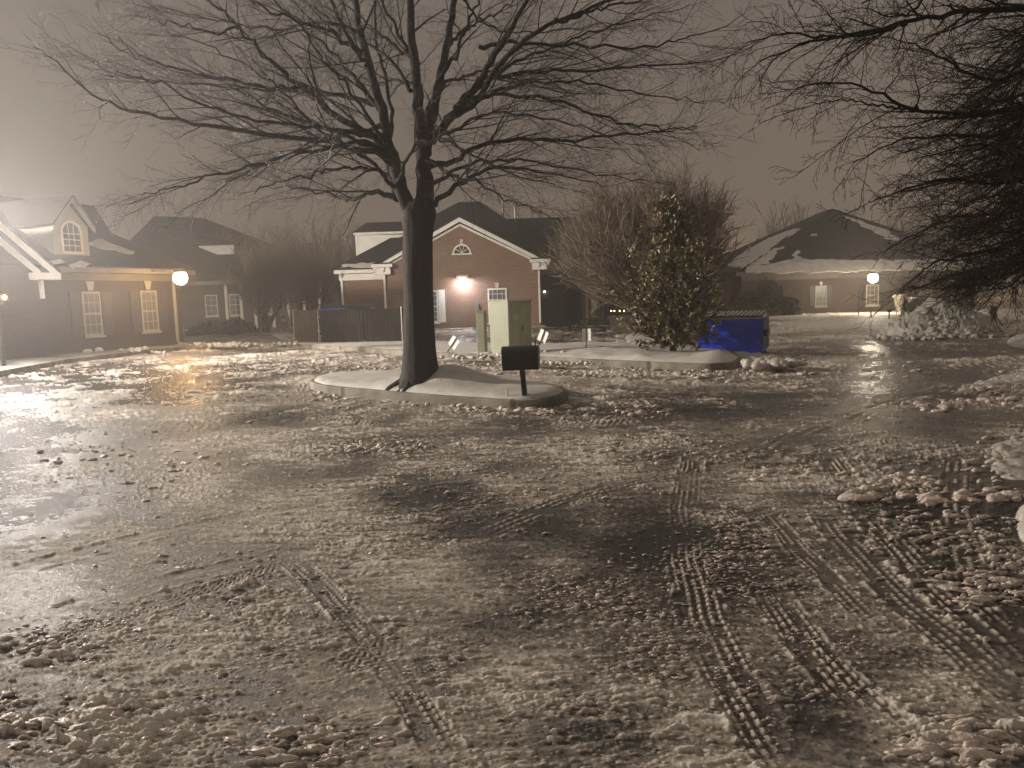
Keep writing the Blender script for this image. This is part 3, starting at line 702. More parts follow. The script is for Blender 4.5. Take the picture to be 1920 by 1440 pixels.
# traced leaders and limbs: (points, depth0, depth1, width0 px, width1 px)
LEAD = [
    ([(770,400),(750,350),(737,300),(728,270),(716,205),(697,140),(676,60),(660,-40),(640,-200),(615,-380)], 0, -.5, 15, 2.5),
    ([(792,400),(796,340),(793,290),(788,240),(782,170),(776,100),(768,0),(752,-150),(740,-380)], 0, .4, 19, 3),
    ([(798,290),(812,210),(826,140),(842,60),(858,-40),(880,-200),(900,-360)], .1, 1.0, 12, 2.5),
    ([(806,265),(850,215),(890,165),(925,110),(972,30),(1010,-50),(1060,-180)], .1, -.8, 9, 2),
    ([(842,222),(893,190),(945,110),(1005,62),(1080,25),(1180,-12),(1300,-60)], -.1, -1.6, 7, 1.5),
    ([(748,375),(733,330),(724,280),(735,230),(724,150),(705,70),(700,-60)], .2, 1.4, 8, 2)]
LIMB = [
    ([(806,388),(850,352),(895,325),(955,313),(1010,322),(1080,335),(1140,350)], .1, 1.2, 7, 1.5),
    ([(805,312),(850,300),(900,275),(985,262),(1070,262),(1140,252),(1240,248),(1310,240)], 0, -1.5, 7, 1.3),
    ([(850,215),(880,186),(960,178),(1070,198),(1150,226),(1230,238),(1310,238)], -.2, -2.4, 6, 1.2),
    ([(830,235),(900,155),(1000,135),(1080,133),(1190,124),(1290,120),(1395,98)], 0, .7, 6.5, 1.2),
    ([(900,88),(960,80),(1040,82),(1120,88),(1240,84),(1300,66),(1380,42)], 0, -1.2, 5, 1.2),
    ([(810,350),(870,310),(960,300),(1060,315),(1150,330),(1250,345)], .3, 2.8, 5, 1.2),
    ([(1040,40),(1120,20),(1200,0),(1290,-30)], -1, -1.8, 4, 1.2),
    ([(785,120),(720,70),(660,20),(600,-40)], .3, 2.3, 5, 1.5),
    ([(770,170),(730,110),(650,60),(590,15),(500,-40)], .2, 2.6, 5, 1.3),
    ([(735,310),(700,256),(620,212),(569,160),(510,120),(448,51),(397,7),(330,-60)], 0, -1.2, 10, 2.5),
    ([(738,330),(718,290),(640,272),(560,262),(420,243),(330,228),(240,201),(180,178),(110,120),(65,85)], 0, -2.0, 8, 1.3),
    ([(716,235),(650,248),(560,225),(480,190),(430,165),(340,155),(250,145),(150,120)], .1, .8, 6, 1.2),
    ([(705,195),(640,180),(560,168),(490,172),(400,145),(300,125),(190,75)], .2, 1.8, 6, 1.2),
    ([(742,372),(700,362),(671,374),(640,372),(600,362),(550,350),(500,352)], .2, 1.4, 7, 1.4),
    ([(728,285),(670,268),(600,280),(500,302),(400,332),(330,352),(265,368)], -.1, -2.6, 6, 1.2),
    ([(728,280),(640,258),(540,290),(450,330),(390,370),(330,400)], .3, 1.0, 5, 1.),
    ([(700,256),(600,240),(470,222),(370,190),(290,150),(200,140)], -.3, -3., 5, 1.1),
    ([(690,110),(620,60),(560,40),(480,5),(430,-40)], -.2, -1.6, 6, 1.5),
    ([(670,60),(600,40),(520,55),(430,45),(330,20),(230,5)], -.3, 1.2, 4.5, 1.1),
    ([(569,160),(520,165),(430,150),(330,130),(250,100),(180,60)], -.5, -1.5, 4, 1.),
    ([(448,51),(400,60),(330,45),(260,30)], -1, -1.4, 3, 1.),
    ([(800,300),(850,330),(900,345),(960,380),(1020,400)], -.2, -2.2, 5, 1.),
    ([(795,270),(840,250),(900,215),(980,215),(1080,235),(1170,270)], 0, -3.4, 5, 1.2),
    ([(745,345),(760,300),(790,265),(850,270),(950,320),(1040,350)], -.2, -2.8, 5, 1.2),
    ([(740,350),(700,320),(640,315),(560,330),(480,360)], -.2, -3.0, 5, 1.1),
    ([(730,280),(690,220),(640,150),(590,90),(540,20)], -.2, -2.6, 5, 1.3),
    ([(780,160),(740,150),(690,160),(620,120),(560,110)], 0, 3.4, 4.5, 1.2),
    ([(790,220),(850,150),(930,140),(1040,170),(1140,180)], .1, 3.2, 5, 1.2),
    ([(835,90),(880,50),(940,20),(1000,-30)], .8, 2.4, 5, 1.3),
    ([(860,-20),(900,40),(980,60),(1100,50),(1200,30)], .8, 2.4, 3.5, 1.),
    ([(718,212),(660,140),(590,70),(520,10),(450,-60)], 0, .9, 6.5, 2.),
    ([(697,140),(655,70),(620,0),(585,-80)], -.3, -1.4, 5, 2.),
    ([(780,130),(745,60),(705,-20),(680,-90)], .2, 1.2, 6, 2.),
    ([(822,155),(862,80),(892,10),(930,-70)], .3, -1., 6, 2.),
    ([(880,178),(960,122),(1050,84),(1160,44),(1290,12)], 0, 1.6, 5.5, 1.4),
    ([(850,212),(930,172),(1020,152),(1130,160),(1240,182),(1320,190)], 0, .6, 5, 1.2),
    ([(740,340),(690,300),(600,240),(500,150),(400,90),(300,60)], .1, .4, 6, 1.4)]
out = [[], [], []]; limbs = []
SPEC = [(.23, .6, 2.1, R(36), .42, 7, .10, .008, .70), (.125, .28, .9, R(36), .5, 5, .13, .0, .55), (.10, .10, .30, R(42), .6, 3, .18, 0, .3)]
for pxs, d0, d1, w0, w1 in LEAD:
    S = px_limb(None, pxs, TY + d0, TY + d1, 30, .012, 1.) - OT
    rs = list(np.interp(np.linspace(0, 1, 30), [0, .25, 1], [w0 * TY / F, w0 * .74 * TY / F, w1 * TY / F])); limbs.append((S, rs))
    sprout(S, rs, out, 0, [(.26, .9, 2.6, R(44), .36, 7, .10, .03, .55)] + SPEC[1:], None, .42)
for pxs, d0, d1, w0, w1 in LIMB:
    S = px_limb(None, pxs, TY + d0, TY + d1, 30, .022, 1.) - OT
    rs = list(np.interp(np.linspace(0, 1, 30), [0, .3, 1], [w0 * TY / F, w0 * .62 * TY / F, .006])); limbs.append((S, rs))
    sprout(S, rs, out, 0, SPEC, None, .12)
tubes('limb', [(p, [r * (.86 if i > 5 else .95) for r in rs]) for i, (p, rs) in enumerate(limbs)], M['bark'], tree, 10)
bb = [(p, [max(r * .9, .0036) for r in rs]) for p, rs in out[0]]
tubes('branch', bb, M['bark'], tree, 5)
tw = [(p, [max(r * .9, .0021) for r in rs]) for p, rs in out[1]] + [(p, [max(r, .0017) for r in rs]) for p, rs in out[2]]
tubes('twig', tw, M['twig'], tree, 3)['kind'] = 'stuff'
print('tree twigs', len(out[0]), len(out[1]), len(out[2]))
V0, F0 = ICO[1]; Vs = []; Fs = []; k = 0
for p, rs in out[1]:
    w = p[-1] + OT
    if random.random() < (.20 if w[0] < TREE.x - 1 and w[2] < 5.5 else .02):
        q = p[random.randrange(2, len(p))]; s = random.uniform(.005, .011)
        Vs.append(V0 * np.array([s, s, s * 1.5]) + q + np.array([0, 0, -s])); Fs.append(F0 + k * len(V0)); k += 1
ice = mat('ice_drop', (.75, .75, .75), .12, .05, 3, spec=1., coat=1.)
np_mesh('ice_drop', np.concatenate(Vs), np.concatenate(Fs), ice, tree)['kind'] = 'stuff'

# --- bare tree on the right, trunk just outside the frame
OR = np.array([6.15, 7.2, 0.]); rt = empty('bare_tree', tuple(OR), 0, 'dark bare tree whose drooping branches reach in from the right edge', 'tree')
MB().tube([(0, 0, -.1), (0, 0, .5), (.03, .02, 1.6), (0, 0, 3), (-.05, 0, 5), (-.02, .1, 7.5)], [.30, .22, .19, .165, .12, .04], 14).build('trunk', M['bark_dark'], rt, smooth=True)
RL = [
    ([(2060,40),(1960,14),(1860,16),(1780,26),(1700,42),(1600,64),(1520,78),(1460,100),(1420,112)], 7.2, 6.8, 7, 1.5),
    ([(1700,44),(1640,62),(1560,72),(1480,60),(1400,84)], 7., 6.6, 4, 1.2),
    ([(2060,110),(1960,120),(1870,150),(1800,130),(1730,90),(1660,66)], 7.2, 7.6, 6, 1.2),
    ([(2080,150),(2000,190),(1900,205),(1800,215),(1700,200),(1640,170),(1560,152),(1470,168)], 7.2, 6.6, 6.5, 1.2),
    ([(1720,204),(1660,200),(1600,190),(1510,193)], 6.8, 6.9, 3, 1.1),
    ([(2080,200),(1980,250),(1870,258),(1760,255),(1670,268),(1600,305)], 7.2, 7.8, 6, 1.2),
    ([(2080,260),(1980,310),(1880,345),(1790,338),(1700,355),(1625,380)], 7.2, 6.8, 6, 1.2),
    ([(2080,300),(1990,350),(1900,400),(1810,405),(1730,430),(1665,468)], 7.2, 7.9, 6, 1.2),
    ([(2080,340),(1990,410),(1890,460),(1800,480),(1740,500),(1700,540)], 7.2, 7., 6, 1.2),
    ([(2080,380),(2000,450),(1920,500),(1850,530),(1790,545)], 7.2, 6.6, 5, 1.2),
    ([(2080,-40),(1980,-60),(1850,-60),(1750,-20),(1700,30),(1620,10)], 7.2, 6.4, 6, 1.4),
    ([(2080,120),(1980,150),(1900,240),(1830,300),(1760,310)], 7.2, 9.2, 6, 1.3),
    ([(2080,180),(2000,260),(1920,300),(1840,370),(1780,380)], 7.2, 8.8, 6, 1.3),
    ([(2080,200),(1990,220),(1900,280),(1820,270),(1720,300)], 7.2, 6., 5, 1.3),
    ([(2080,280),(2000,370),(1930,430),(1860,440),(1800,455)], 7.2, 6.1, 5, 1.3),
    ([(2080,60),(1990,70),(1900,90),(1820,150),(1740,150)], 7.2, 8.8, 5, 1.3),
    ([(2080,340),(2010,430),(1950,470),(1880,490),(1830,520)], 7.2, 8.6, 5, 1.3),
    ([(2080,240),(2010,300),(1930,380),(1870,380),(1770,420)], 7.2, 9.6, 5, 1.3)]
for k in range(30):
    y0 = random.uniform(-80, 420); y1 = y0 * .8 + random.uniform(60, 230); xe = random.uniform(1740, 1900)
    RL.append(([(2080, y0), (2010, y0 * .7 + y1 * .3 - 20), (1950, y0 * .4 + y1 * .6 - 15), ((1950 + xe) / 2, y1 - 5), (xe, min(y1 + random.uniform(0, 30), 560))], 7.2, random.uniform(5.8, 9.8), 4.5, 1.2))
out = [[], [], []]; limbs = []
SPR = [(.13, .45, 1.25, R(42), .5, 7, .12, -.02, .6), (.085, .16, .5, R(42), .6, 5, .16, -.008, .5), (.07, .06, .16, R(46), .7, 3, .2, .01, .3)]
for pxs, d0, d1, w0, w1 in RL:
    S = px_limb(None, pxs, d0, d1, 26, .010) - OR
    rs = list(np.interp(np.linspace(0, 1, 26), [0, .4, 1], [w0 * 7.2 / F, w0 * .6 * 7.2 / F, .0035])); limbs.append((S, rs))
    sprout(S, rs, out, 0, SPR, None, .10)
for k in range(14):      # limbs on the trunk's far and outer sides
    a = random.uniform(-1.5, 2.2); z = random.uniform(1.9, 6)
    b = branch((0, 0, z), (math.cos(a), math.sin(a), .2), random.uniform(2.2, 3.4), .04, 12, .1, -.02); limbs.append(b); sprout(b[0], b[1], out, 0, SPR[:2], None, .15)
tubes('limb', limbs, M['bark_dark'], rt, 8)
tubes('branch', [(p, [max(r, .003) for r in rs]) for p, rs in out[0]], M['bark_dark'], rt, 5)
tubes('twig', [(p, [max(r, .0019) for r in rs]) for p, rs in out[1] + out[2]], M['bark_dark'], rt, 3)['kind'] = 'stuff'
print('right tree', len(out[0]), len(out[1]), len(out[2]))

# --- crape myrtles and far trees: vase of stems from one base
def vase_tree(name, base, H, W, nst, label, mats, group=None, nsub=(9, 7), tw=.006, fork=.28, curve=.5, cat='tree', twl=.5, rbase=.09, lean=0.):
    o = empty(name, tuple(base), 0, label, cat, group)
    S1 = []; S2 = []; S3 = []
    for i in range(nst):
        a = 2 * math.pi * (i + random.random() * .6) / nst
        d = np.array([math.cos(a) * .3 + lean, math.sin(a) * .3, 1.])
        b = branch((.06 * math.cos(a), .06 * math.sin(a), 0), d, H * fork * random.uniform(.8, 1.2), rbase * random.uniform(.7, 1.1), 8, .07, .02, .75); S1.append(b)
        tip = b[0][-1]
        for j in range(nsub[0]):
            aa = a + random.gauss(0, 1.1); t = random.uniform(.25, 1) * W
            end = np.array([math.cos(aa) * t, math.sin(aa) * t, H * (1 - .45 * (t / W) ** 2) * random.uniform(.72, 1.)])
            d = unit(end - tip); ln = np.linalg.norm(end - tip)
            q = b[0][random.randrange(4, 8)]
            e = branch(q, d + np.array([math.cos(aa), math.sin(aa), 0]) * curve * .4, ln, rbase * .38, 10, .07, .045, .18); S2.append(e)
            pts = np.array(e[0])
            for k in range(nsub[1]):
                f = random.uniform(.25, 1.); ix = min(int(f * 9), 8); p = pts[ix]
                T = unit(pts[ix + 1] - pts[ix]) if ix < 9 else unit(pts[9] - pts[8])
                g = branch(p, T + RNG.normal(0, .42, 3) + [0, 0, .25], H * .17 * random.uniform(.4, 1.2), tw * 1.8, 6, .13, .04, .4); S2.append(g)
                for l in range(5):
                    p2 = g[0][random.randrange(1, 6)]
                    S3.append(branch(p2, unit(g[0][-1] - g[0][0]) + RNG.normal(0, .5, 3) + [0, 0, .15], twl * random.uniform(.3, 1.1), tw, 4, .2, .02, .5))
    tubes('trunk', S1, mats[0], o, 8); tubes('branch', S2, mats[1], o, 4); tubes('crown', S3, mats[1], o, 3)
    return o
b1 = gp(1213, 633, .15)
vase_tree('crape_myrtle', (b1.x, b1.y, .15), 6.1, 3.3, 6, 'tan stemmed crape myrtle with a wide bare brown crown behind the magnolia', 'tree' and (M['bark_tan'], M['twig_brown']), None, (46, 10), .010, .22, .55, twl=.6, rbase=.11)
b1 = gp(1140, 606, 0)
vase_tree('crape_myrtle', (b1.x - .3, b1.y, 0), 7.6, 3.9, 5, 'dark leaning crape myrtle in front of the house\'s shadowed right wing', (M['bark'], M['twig_brown']), None, (26, 8), .011, .3, .6, twl=.8, rbase=.15)
for i, (px, py, Y, H, W, lab) in enumerate([(498,602,47,6.2,2.2,'slim multi-stemmed crape myrtle in the mist beside the porch posts'),
        (590,600,50,8.0,3.2,'hazy bare tree right behind the wooden dumpster fence'),
        (440,600,66,10,3.5,'faint bare tree rising over the misty hipped house behind the warm lamp'),
        (655,600,60,8.6,3.0,'hazy bare tree left of the white dormer cheek'),
        (545,600,58,8.8,3.2,'hazy bare tree between the misty porch and the wooden fence')]):
    p = atY(px, py, Y)
    vase_tree('background_tree', (p.x, Y, 0), H, W, 4, lab, (M['bark_far'], M['twig_brown']), 'misty bare trees between the left houses', (15, 7), .012, .3, .45, twl=.9, rbase=.12)
for px, Y, H, W, lab in ((1478,95,13.6,3.4,'faint round bare tree above the left slope of the right house roof'), (1700,92,12.4,4.2,'very faint bare tree behind the right slope of the right house roof'), (1800,90,11.6,4.,'very faint bare tree seen through the dark branches at the right')):
    p = atY(px, 500, Y)
    vase_tree('background_tree', (p.x, Y, 0), H, W, 3, lab, (M['bark_far'], M['bark_far']), 'faint bare trees behind the right house', (14, 7), .02, .3, .3, twl=1.2, rbase=.16)

# --- magnolia with leathery leaves
mg = gp(1262, 659, .2); OM = np.array([mg.x, mg.y, .12])
mag = empty('magnolia_tree', tuple(OM), 0, 'leafy evergreen magnolia with glossy olive leaves beside the blue dumpster', 'tree')
SM = [branch((0, 0, 0), (0.01, 0, 1), 3.3, .075, 14, .02, .02, .2)]
MB().tube([(0, 0, -.1), (.0, 0, .25), (.02, .01, .6)], [.10, .078, .07], 12).build('trunk', M['bark'], mag, smooth=True)
CL = []; br = [(SM[0][0], SM[0][1])]
def mag_r(z):    # crown radius by height
    return np.interp(z, [.15, .5, 1.0, 1.6, 2.2, 2.8, 3.3, 3.75], [.5, 1.0, 1.42, 1.5, 1.28, .9, .5, .14])
for i in range(270):
    z = .5 + 3.2 * random.random() ** 1.25 ; a = random.random() * 6.283; rad = mag_r(z) * (random.random() ** .45) * random.uniform(.75, 1.12)
    e = np.array([math.cos(a) * rad, math.sin(a) * rad, z]); s = np.array([0, 0, max(.25, z - rad * random.uniform(.5, .9))])
    d = e - s; br.append(branch(s, d + [0, 0, -.1], np.linalg.norm(d), .014, 7, .08, .03, .4)); CL.append(br[-1][0][-1])
    for _ in range(2): CL.append(br[-1][0][random.randrange(3, 7)] + RNG.normal(0, .12, 3))
tubes('branch', br[1:], M['bark'], mag, 4); tubes('stem', br[:1], M['bark'], mag, 8)
Vl = []; n_ = 0
for c in CL:
    c = np.array(c); outw = unit(c - np.array([0, 0, 1.2]))
    for j in range(9):
        d = unit(outw * .6 + RNG.normal(0, .75, 3) + [0, 0, .25]); s = unit(np.cross(d, RNG.normal(0, 1, 3))); nn = np.cross(d, s)
        ln = random.uniform(.10, .17); w = ln * random.uniform(.17, .24); p = c + RNG.normal(0, .03, 3)
        cup = nn * w * .35
        Vl += [p, p + d * ln * .4 + s * w + cup, p + d * ln * .45 - nn * 0, p + d * ln * .4 - s * w + cup, p + d * ln * .8 + s * w * .6 + cup, p + d * ln * .8 - s * w * .6 + cup, p + d * ln - nn * ln * .08]
        n_ += 1
base = np.arange(n_)[:, None, None] * 7
Fl = (np.array([[0, 1, 2], [0, 2, 3], [1, 4, 2], [2, 5, 3], [2, 4, 6], [2, 6, 5]])[None] + base).reshape(-1, 3)
np_mesh('crown', np.array(Vl), Fl, M['leaf'], mag, smooth=False)

# --- shrubs: small leaf clumps through an ellipsoid
def shrub(name, loc, rx, ry, rz, n, label, matl=None, sz=.12, group=None):
    o = empty(name, loc, 0, label, 'shrub', group)
    st = [branch((0, 0, 0), RNG.normal(0, .5, 3) + [0, 0, 1], rz * 1.2, .03, 6, .15, 0, .3) for _ in range(9)]
    tubes('stem', st, M['bark'], o, 4)
    Vv = []; k = 0
    for _ in range(n):
        v = unit(RNG.normal(0, 1, 3)); rad = random.random() ** .3; q = v * rad * np.array([rx, ry, rz]); q[2] = abs(q[2]) * 1. + .05
        q *= .85 + .3 * float(vn(np.array(v[0] * 3 + 10), np.array(v[2] * 3 + v[1] * 2 + 10), 8))
        a = unit(RNG.normal(0, 1, 3)); b = unit(np.cross(a, RNG.normal(0, 1, 3))); s = sz * random.uniform(.5, 1.2)
        Vv += [q - a * s, q + b * s * .45, q + a * s, q - b * s * .45]; k += 1
    np_mesh('foliage', np.array(Vv), np.arange(k * 4).reshape(-1, 4), matl or M['bush'], o, smooth=False)
    return o
for px, Y, rx, rz, lab in ((1440,50,1.15,2.3,'tall dark rounded shrub against the right house left of its windows'), (1400,50.5,.9,1.6,'lower dark shrub at the left corner of the right house'), (1480,50,.7,1.1,'small dark shrub at the foot of the tall shrub, nearer the first window')):
    p = atY(px, 585, Y); shrub('shrub', (p.x, Y, 0), rx, 1., rz, 2600, lab)
for px, Y, rx, rz, lab in ((395,43,1.6,.8,'low dark hedge shrub below the warm lamp, near the misty porch'), (440,45,1.4,.9,'low dark shrub in front of the misty porch wall'), (1110,43,1.,.35,'small shrub by the dark corner downspout of the shadowed wing')):
    p = atY(px, 600, Y); shrub('shrub', (p.x, Y, 0), rx, .8, rz, 1500, lab)
p = atY(1165, 592, 62); shrub('hedge', (p.x, 62, 0), 2.6, .6, 1.0, 2200, 'dark clipped hedge below the far tan wall, under a row of tiny lights')['category'] = 'hedge'

# ------------------------------------------------------------------ houses
class House:
    def __init__(s, name, loc, yaw, label, cat='house'):
        s.r = empty(name, loc, yaw, label, cat); s.loc = Vector(loc); s.yaw = yaw
        s.M = Matrix.Translation(s.loc) @ Matrix.Rotation(yaw, 4, 'Z'); s.Mi = s.M.inverted()
    def at(s, px, py, y=0.):       # local point on the facade plane y
        n = s.M.to_3x3() @ Vector((0, 1, 0)); p0 = s.M @ Vector((0, y, 0))
        return s.Mi @ hit(px, py, p0, n)
    def plane(s, px, py, p0, n):   # local point on a local plane
        return s.Mi @ hit(px, py, s.M @ Vector(p0), s.M.to_3x3() @ Vector(n))
def rect_window(H, x0, x1, z0, z1, y, cols, rows, pane, frame, fw=.06, label=None, dbl=True, face=-1):
    f = MB(); d = .05
    f.box(x0, x1, y - d, y + .02, z1 - fw, z1).box(x0, x1, y - d, y + .02, z0, z0 + fw)
    f.box(x0, x0 + fw, y - d + .003, y + .02, z0 + fw, z1 - fw).box(x1 - fw, x1, y - d + .003, y + .02, z0 + fw, z1 - fw)
    if dbl: f.box(x0 + fw, x1 - fw, y - d + .006, y + .02, (z0 + z1) / 2 - .03, (z0 + z1) / 2 + .03)
    for i in range(1, cols): 
        x = x0 + (x1 - x0) * i / cols; f.box(x - .012, x + .012, y - .03, y + .015, z0 + fw, z1 - fw)
    for j in range(1, rows):
        z = z0 + (z1 - z0) * j / rows; f.box(x0 + fw, x1 - fw, y - .032, y + .015, z - .012, z + .012)
    o = f.build('window', frame, H.r)
    MB().box(x0 + fw * .5, x1 - fw * .5, y - .012, y + .012, z0 + fw * .5, z1 - fw * .5).build('pane', pane, o)
    MB().box(x0 - .06, x1 + .06, y - .09, y + .01, z0 - .09, z0 - .003).build('sill', frame, o)
    if label: o['label'] = label
    return o
def keystone(H, x, z, y, matl, h=.32, w0=.16, w1=.26):
    MB().prism([(x - w0/2, y - .05, z), (x + w0/2, y - .05, z), (x + w1/2, y - .05, z + h), (x - w1/2, y - .05, z + h)], (0, .06, 0)).build('keystone', matl, H.r)
def shutter(H, x0, x1, z0, z1, y, matl):
    m_ = MB().box(x0, x1, y - .035, y + .01, z0, z1)
    for j in range(2):
        a = z0 + (z1 - z0) * (.06 + .48 * j); b = a + (z1 - z0) * .40
        m_.box(x0 + .06, x1 - .06, y - .045, y - .03, a, b)
    m_.build('shutter', matl, H.r)
def downspout(H, x, z0, z1, y, matl, foot=True, w=.09):
    pts = [(x, y - .35, z1 + .25), (x, y - .35, z1 + .12), (x, y - .10, z1 - .15), (x, y - .10, z0 + .22)]
    if foot: pts += [(x + .02, y - .16, z0 + .08), (x + .10, y - .5, z0 + .04)]
    m_ = MB()
    for a, b in zip(pts[:-1], pts[1:]): m_.bar(a, b, w, w * .8)
    m_.build('downspout', matl, H.r)
def hip(mb, x0, x1, y0, y1, z, a, b, along='x', th=.06):
    A, B, C, D = (x0, y0, z), (x1, y0, z), (x1, y1, z), (x0, y1, z)
    low = [(p[0], p[1], z - th) for p in (A, B, C, D)]
    vs = [A, B, C, D, a, b] + low
    fs = [(0,1,5,4),(1,2,5),(2,3,4,5),(3,0,4)] if along == 'x' else [(0,1,4),(1,2,5,4),(2,3,5),(3,0,4,5)]
    fs += [(6,9,8,7),(0,6,7,1),(1,7,8,2),(2,8,9,3),(3,9,6,0)]
    mb.add(vs, fs); return mb
def snow_slab(H, px, p0, n, name='roof_snow', jit=.12, th=.04, matl=None):
    n = Vector(n).normalized(); P = [H.plane(a, b, p0, n) for a, b in px]; Q = []
    for a, b in zip(P, P[1:] + P[:1]):
        k = max(2, int((b - a).length / .35))
        for i in range(k):
            t = i / k; j = Vector((random.gauss(0, jit), random.gauss(0, jit), 0)); q = a + (b - a) * t + (j if i else j * .2)
            q -= n * (q - Vector(p0)).dot(n); Q.append(q + n * .012)
    MB().prism(Q, n * th).build(name, matl or M['snow'], H.r)
def lamp_head(H, c, r, matl, arm=None, name='wall_lamp'):
    m_ = MB()
    if arm: m_.bar(arm, c, .05, .05)
    m_.box(c[0] - r * .8, c[0] + r * .8, c[1] - r * .5, c[1] + r * .8, c[2] + r * .75, c[2] + r * 1.1)
    o = m_.build(name, M['steel'], H.r); MB().ball(c, r).build('bulb', matl, o, smooth=True); return o

# ---- gable house
HG = House('gable_house', (0, 44, 0), 0, 'red brick gabled house with white trim and a lit wall, behind the big tree')
x0 = HG.at(722, 560).x; x1 = HG.at(1013, 560).x; ze = 3.62; apx = HG.at(862, 420); xm = apx.x; za = apx.z
MB().prism([(x0, 0, 0), (x1, 0, 0), (x1, 0, ze - .05), (xm, 0, za), (x0, 0, ze - .05)], (0, 2.5, 0)).build('wall', M['brick'], HG.r)
# rakes
ra = MB(); sl = (za - ze) / (xm - x0); sr = (za - ze) / (x1 - xm); ov = .55
ra.prism([(x0 - ov, -.32, ze - ov * sl + .05), (xm, -.32, za + .10), (xm, -.32, za + .34), (x0 - ov, -.32, ze - ov * sl + .24)], (0, .10, 0))
ra.prism([(xm + .001, -.32, za + .10), (x1 + ov, -.32, ze - ov * sr + .05), (x1 + ov, -.32, ze - ov * sr + .24), (xm + .001, -.32, za + .34)], (0, .10, 0))
ra.prism([(x0 - .1, -.10, ze - .15), (xm, -.10, za - .12), (xm, -.10, za + .02), (x0 - .1, -.10, ze + .0)], (0, .09, 0))
ra.prism([(xm + .001, -.10, za - .12), (x1 + .1, -.10, ze - .15), (x1 + .1, -.10, ze), (xm + .001, -.10, za + .02)], (0, .09, 0))
ra.build('rake_board', M['white'], HG.r)
rf = MB(); yb = 9.
for (a, b) in (((x0 - ov, ze - ov * sl + .25), (xm, za + .36)), ((xm, za + .36), (x1 + ov, ze - ov * sr + .25))):
    rf.prism([(a[0], -.36, a[1]), (b[0], -.36, b[1]), (b[0], -.36, b[1] + .06), (a[0], -.36, a[1] + .06)], (0, yb, 0))
rf.build('roof', M['roof'], HG.r)
for s_, xx in ((-1, x0), (1, x1)):     # cornice returns
    c = MB(); a, b = sorted((xx - s_ * .55, xx + s_ * .62)); c.box(a, b, -.42, .05, ze - .02, ze + .16); a, b = sorted((xx - s_ * .42, xx + s_ * .40)); c.box(a, b, -.30, -.01, ze - .42, ze - .025)
    c.build('cornice', M['white'], HG.r)
    MB().add([(xx - s_*.55, -.42, ze + .17), (xx + s_*.62, -.42, ze + .17), (xx + s_*.05, -.02, ze + .48), (xx - s_*.55, -.0, ze + .17), (xx + s_*.62, 0, ze + .17)], [(0,1,2),(0,2,3),(1,4,2)]).build('cornice_roof', M['roof'], HG.r)
# arched fan window
c = HG.at(866, 475); rw = .52; f = MB(); N = 18
for i in range(N):
    a, b = math.pi * i / N, math.pi * (i + 1) / N
    f.prism([(c.x + rw * math.cos(a), -.05, c.z + rw * math.sin(a)), (c.x + rw * math.cos(b), -.05, c.z + rw * math.sin(b)), (c.x + (rw - .09) * math.cos(b), -.05, c.z + (rw - .09) * math.sin(b)), (c.x + (rw - .09) * math.cos(a), -.05, c.z + (rw - .09) * math.sin(a))], (0, .06, 0))
f.box(c.x - rw - .05, c.x + rw + .05, -.07, .01, c.z - .08, c.z - .002)
for a in (36, 72, 108, 144): f.bar((c.x, -.03, c.z + .02), (c.x + (rw - .07) * math.cos(R(a)), -.03, c.z + (rw - .07) * math.sin(R(a))), .02, .03)
fo = f.build('window', M['white'], HG.r); fo['label'] = 'half-round fan window under the gable peak'
MB().prism([(c.x + (rw - .05) * math.cos(math.pi * i / N), -.015, c.z + (rw - .05) * math.sin(math.pi * i / N)) for i in range(N + 1)], (0, .02, 0)).build('pane', M['glass'], fo)
keystone(HG, c.x, c.z + rw + .0, 0, M['cream'], .26, .12, .2)
a = HG.at(795, 545); b = HG.at(823, 604)
rect_window(HG, a.x - .35, b.x, b.z, a.z, 0, 4, 6, M['blind'], M['white'], .08)
shutter(HG, b.x + .02, b.x + .40, b.z - .02, a.z + .02, -.0, M['white'])
a = HG.at(914, 541); b = HG.at(952, 604)
rect_window(HG, a.x, b.x, b.z, a.z, 0, 4, 6, M['blind'], M['white'], .09)
keystone(HG, (a.x + b.x) / 2, a.z + .02, 0, M['cream'], .30)
c = HG.at(868, 522)
wl = MB().box(c.x - .32, c.x + .32, -.66, 0, c.z + .02, c.z + .15).build('wall_lamp', M['white'], HG.r)
MB().box(c.x - .16, c.x + .16, -.64, -.38, c.z - .012, c.z + .015).build('bulb', emis('downlight', (.88, .88, .97), 620), wl)
MB().box(HG.at(895,588).x - .12, HG.at(895,588).x + .1, -.16, 0, 1.0, 1.45).build('meter_box', M['steel'], HG.r)
downspout(HG, x1 - .05, 0, ze - .3, 0, M['white'], False, .11)
downspout(HG, x0 + .03, 0, ze - .3, 0, M['white'], False, .11)
# main hipped body
X0 = HG.at(640, 560, 2).x; X1 = 3.4
MB().box(X0, x0 - .001, 2., 14, 0, ze - .25).build('side_wall', M['brick'], HG.r); MB().box(x1 + .001, X1, 2.0, 14, 0, ze - .25).build('side_wall', M['brick_dark'], HG.r)  # right part in darker brick: its shade is put into the colour
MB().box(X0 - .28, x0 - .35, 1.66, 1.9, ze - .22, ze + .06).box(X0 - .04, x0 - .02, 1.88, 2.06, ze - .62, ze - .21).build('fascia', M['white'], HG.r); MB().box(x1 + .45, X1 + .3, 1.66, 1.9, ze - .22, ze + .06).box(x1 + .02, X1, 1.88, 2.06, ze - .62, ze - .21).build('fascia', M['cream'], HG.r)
rb = MB(); hx0 = X0 - .4; aX = HG.at(860, 379, 8.6)
hip(rb, hx0, X1 + .4, 1.55, 15.6, ze + .06, (aX.x, 8.6, aX.z), (aX.x + 1.4, 8.6, aX.z), 'x')
rb.build('main_roof', M['roof'], HG.r)
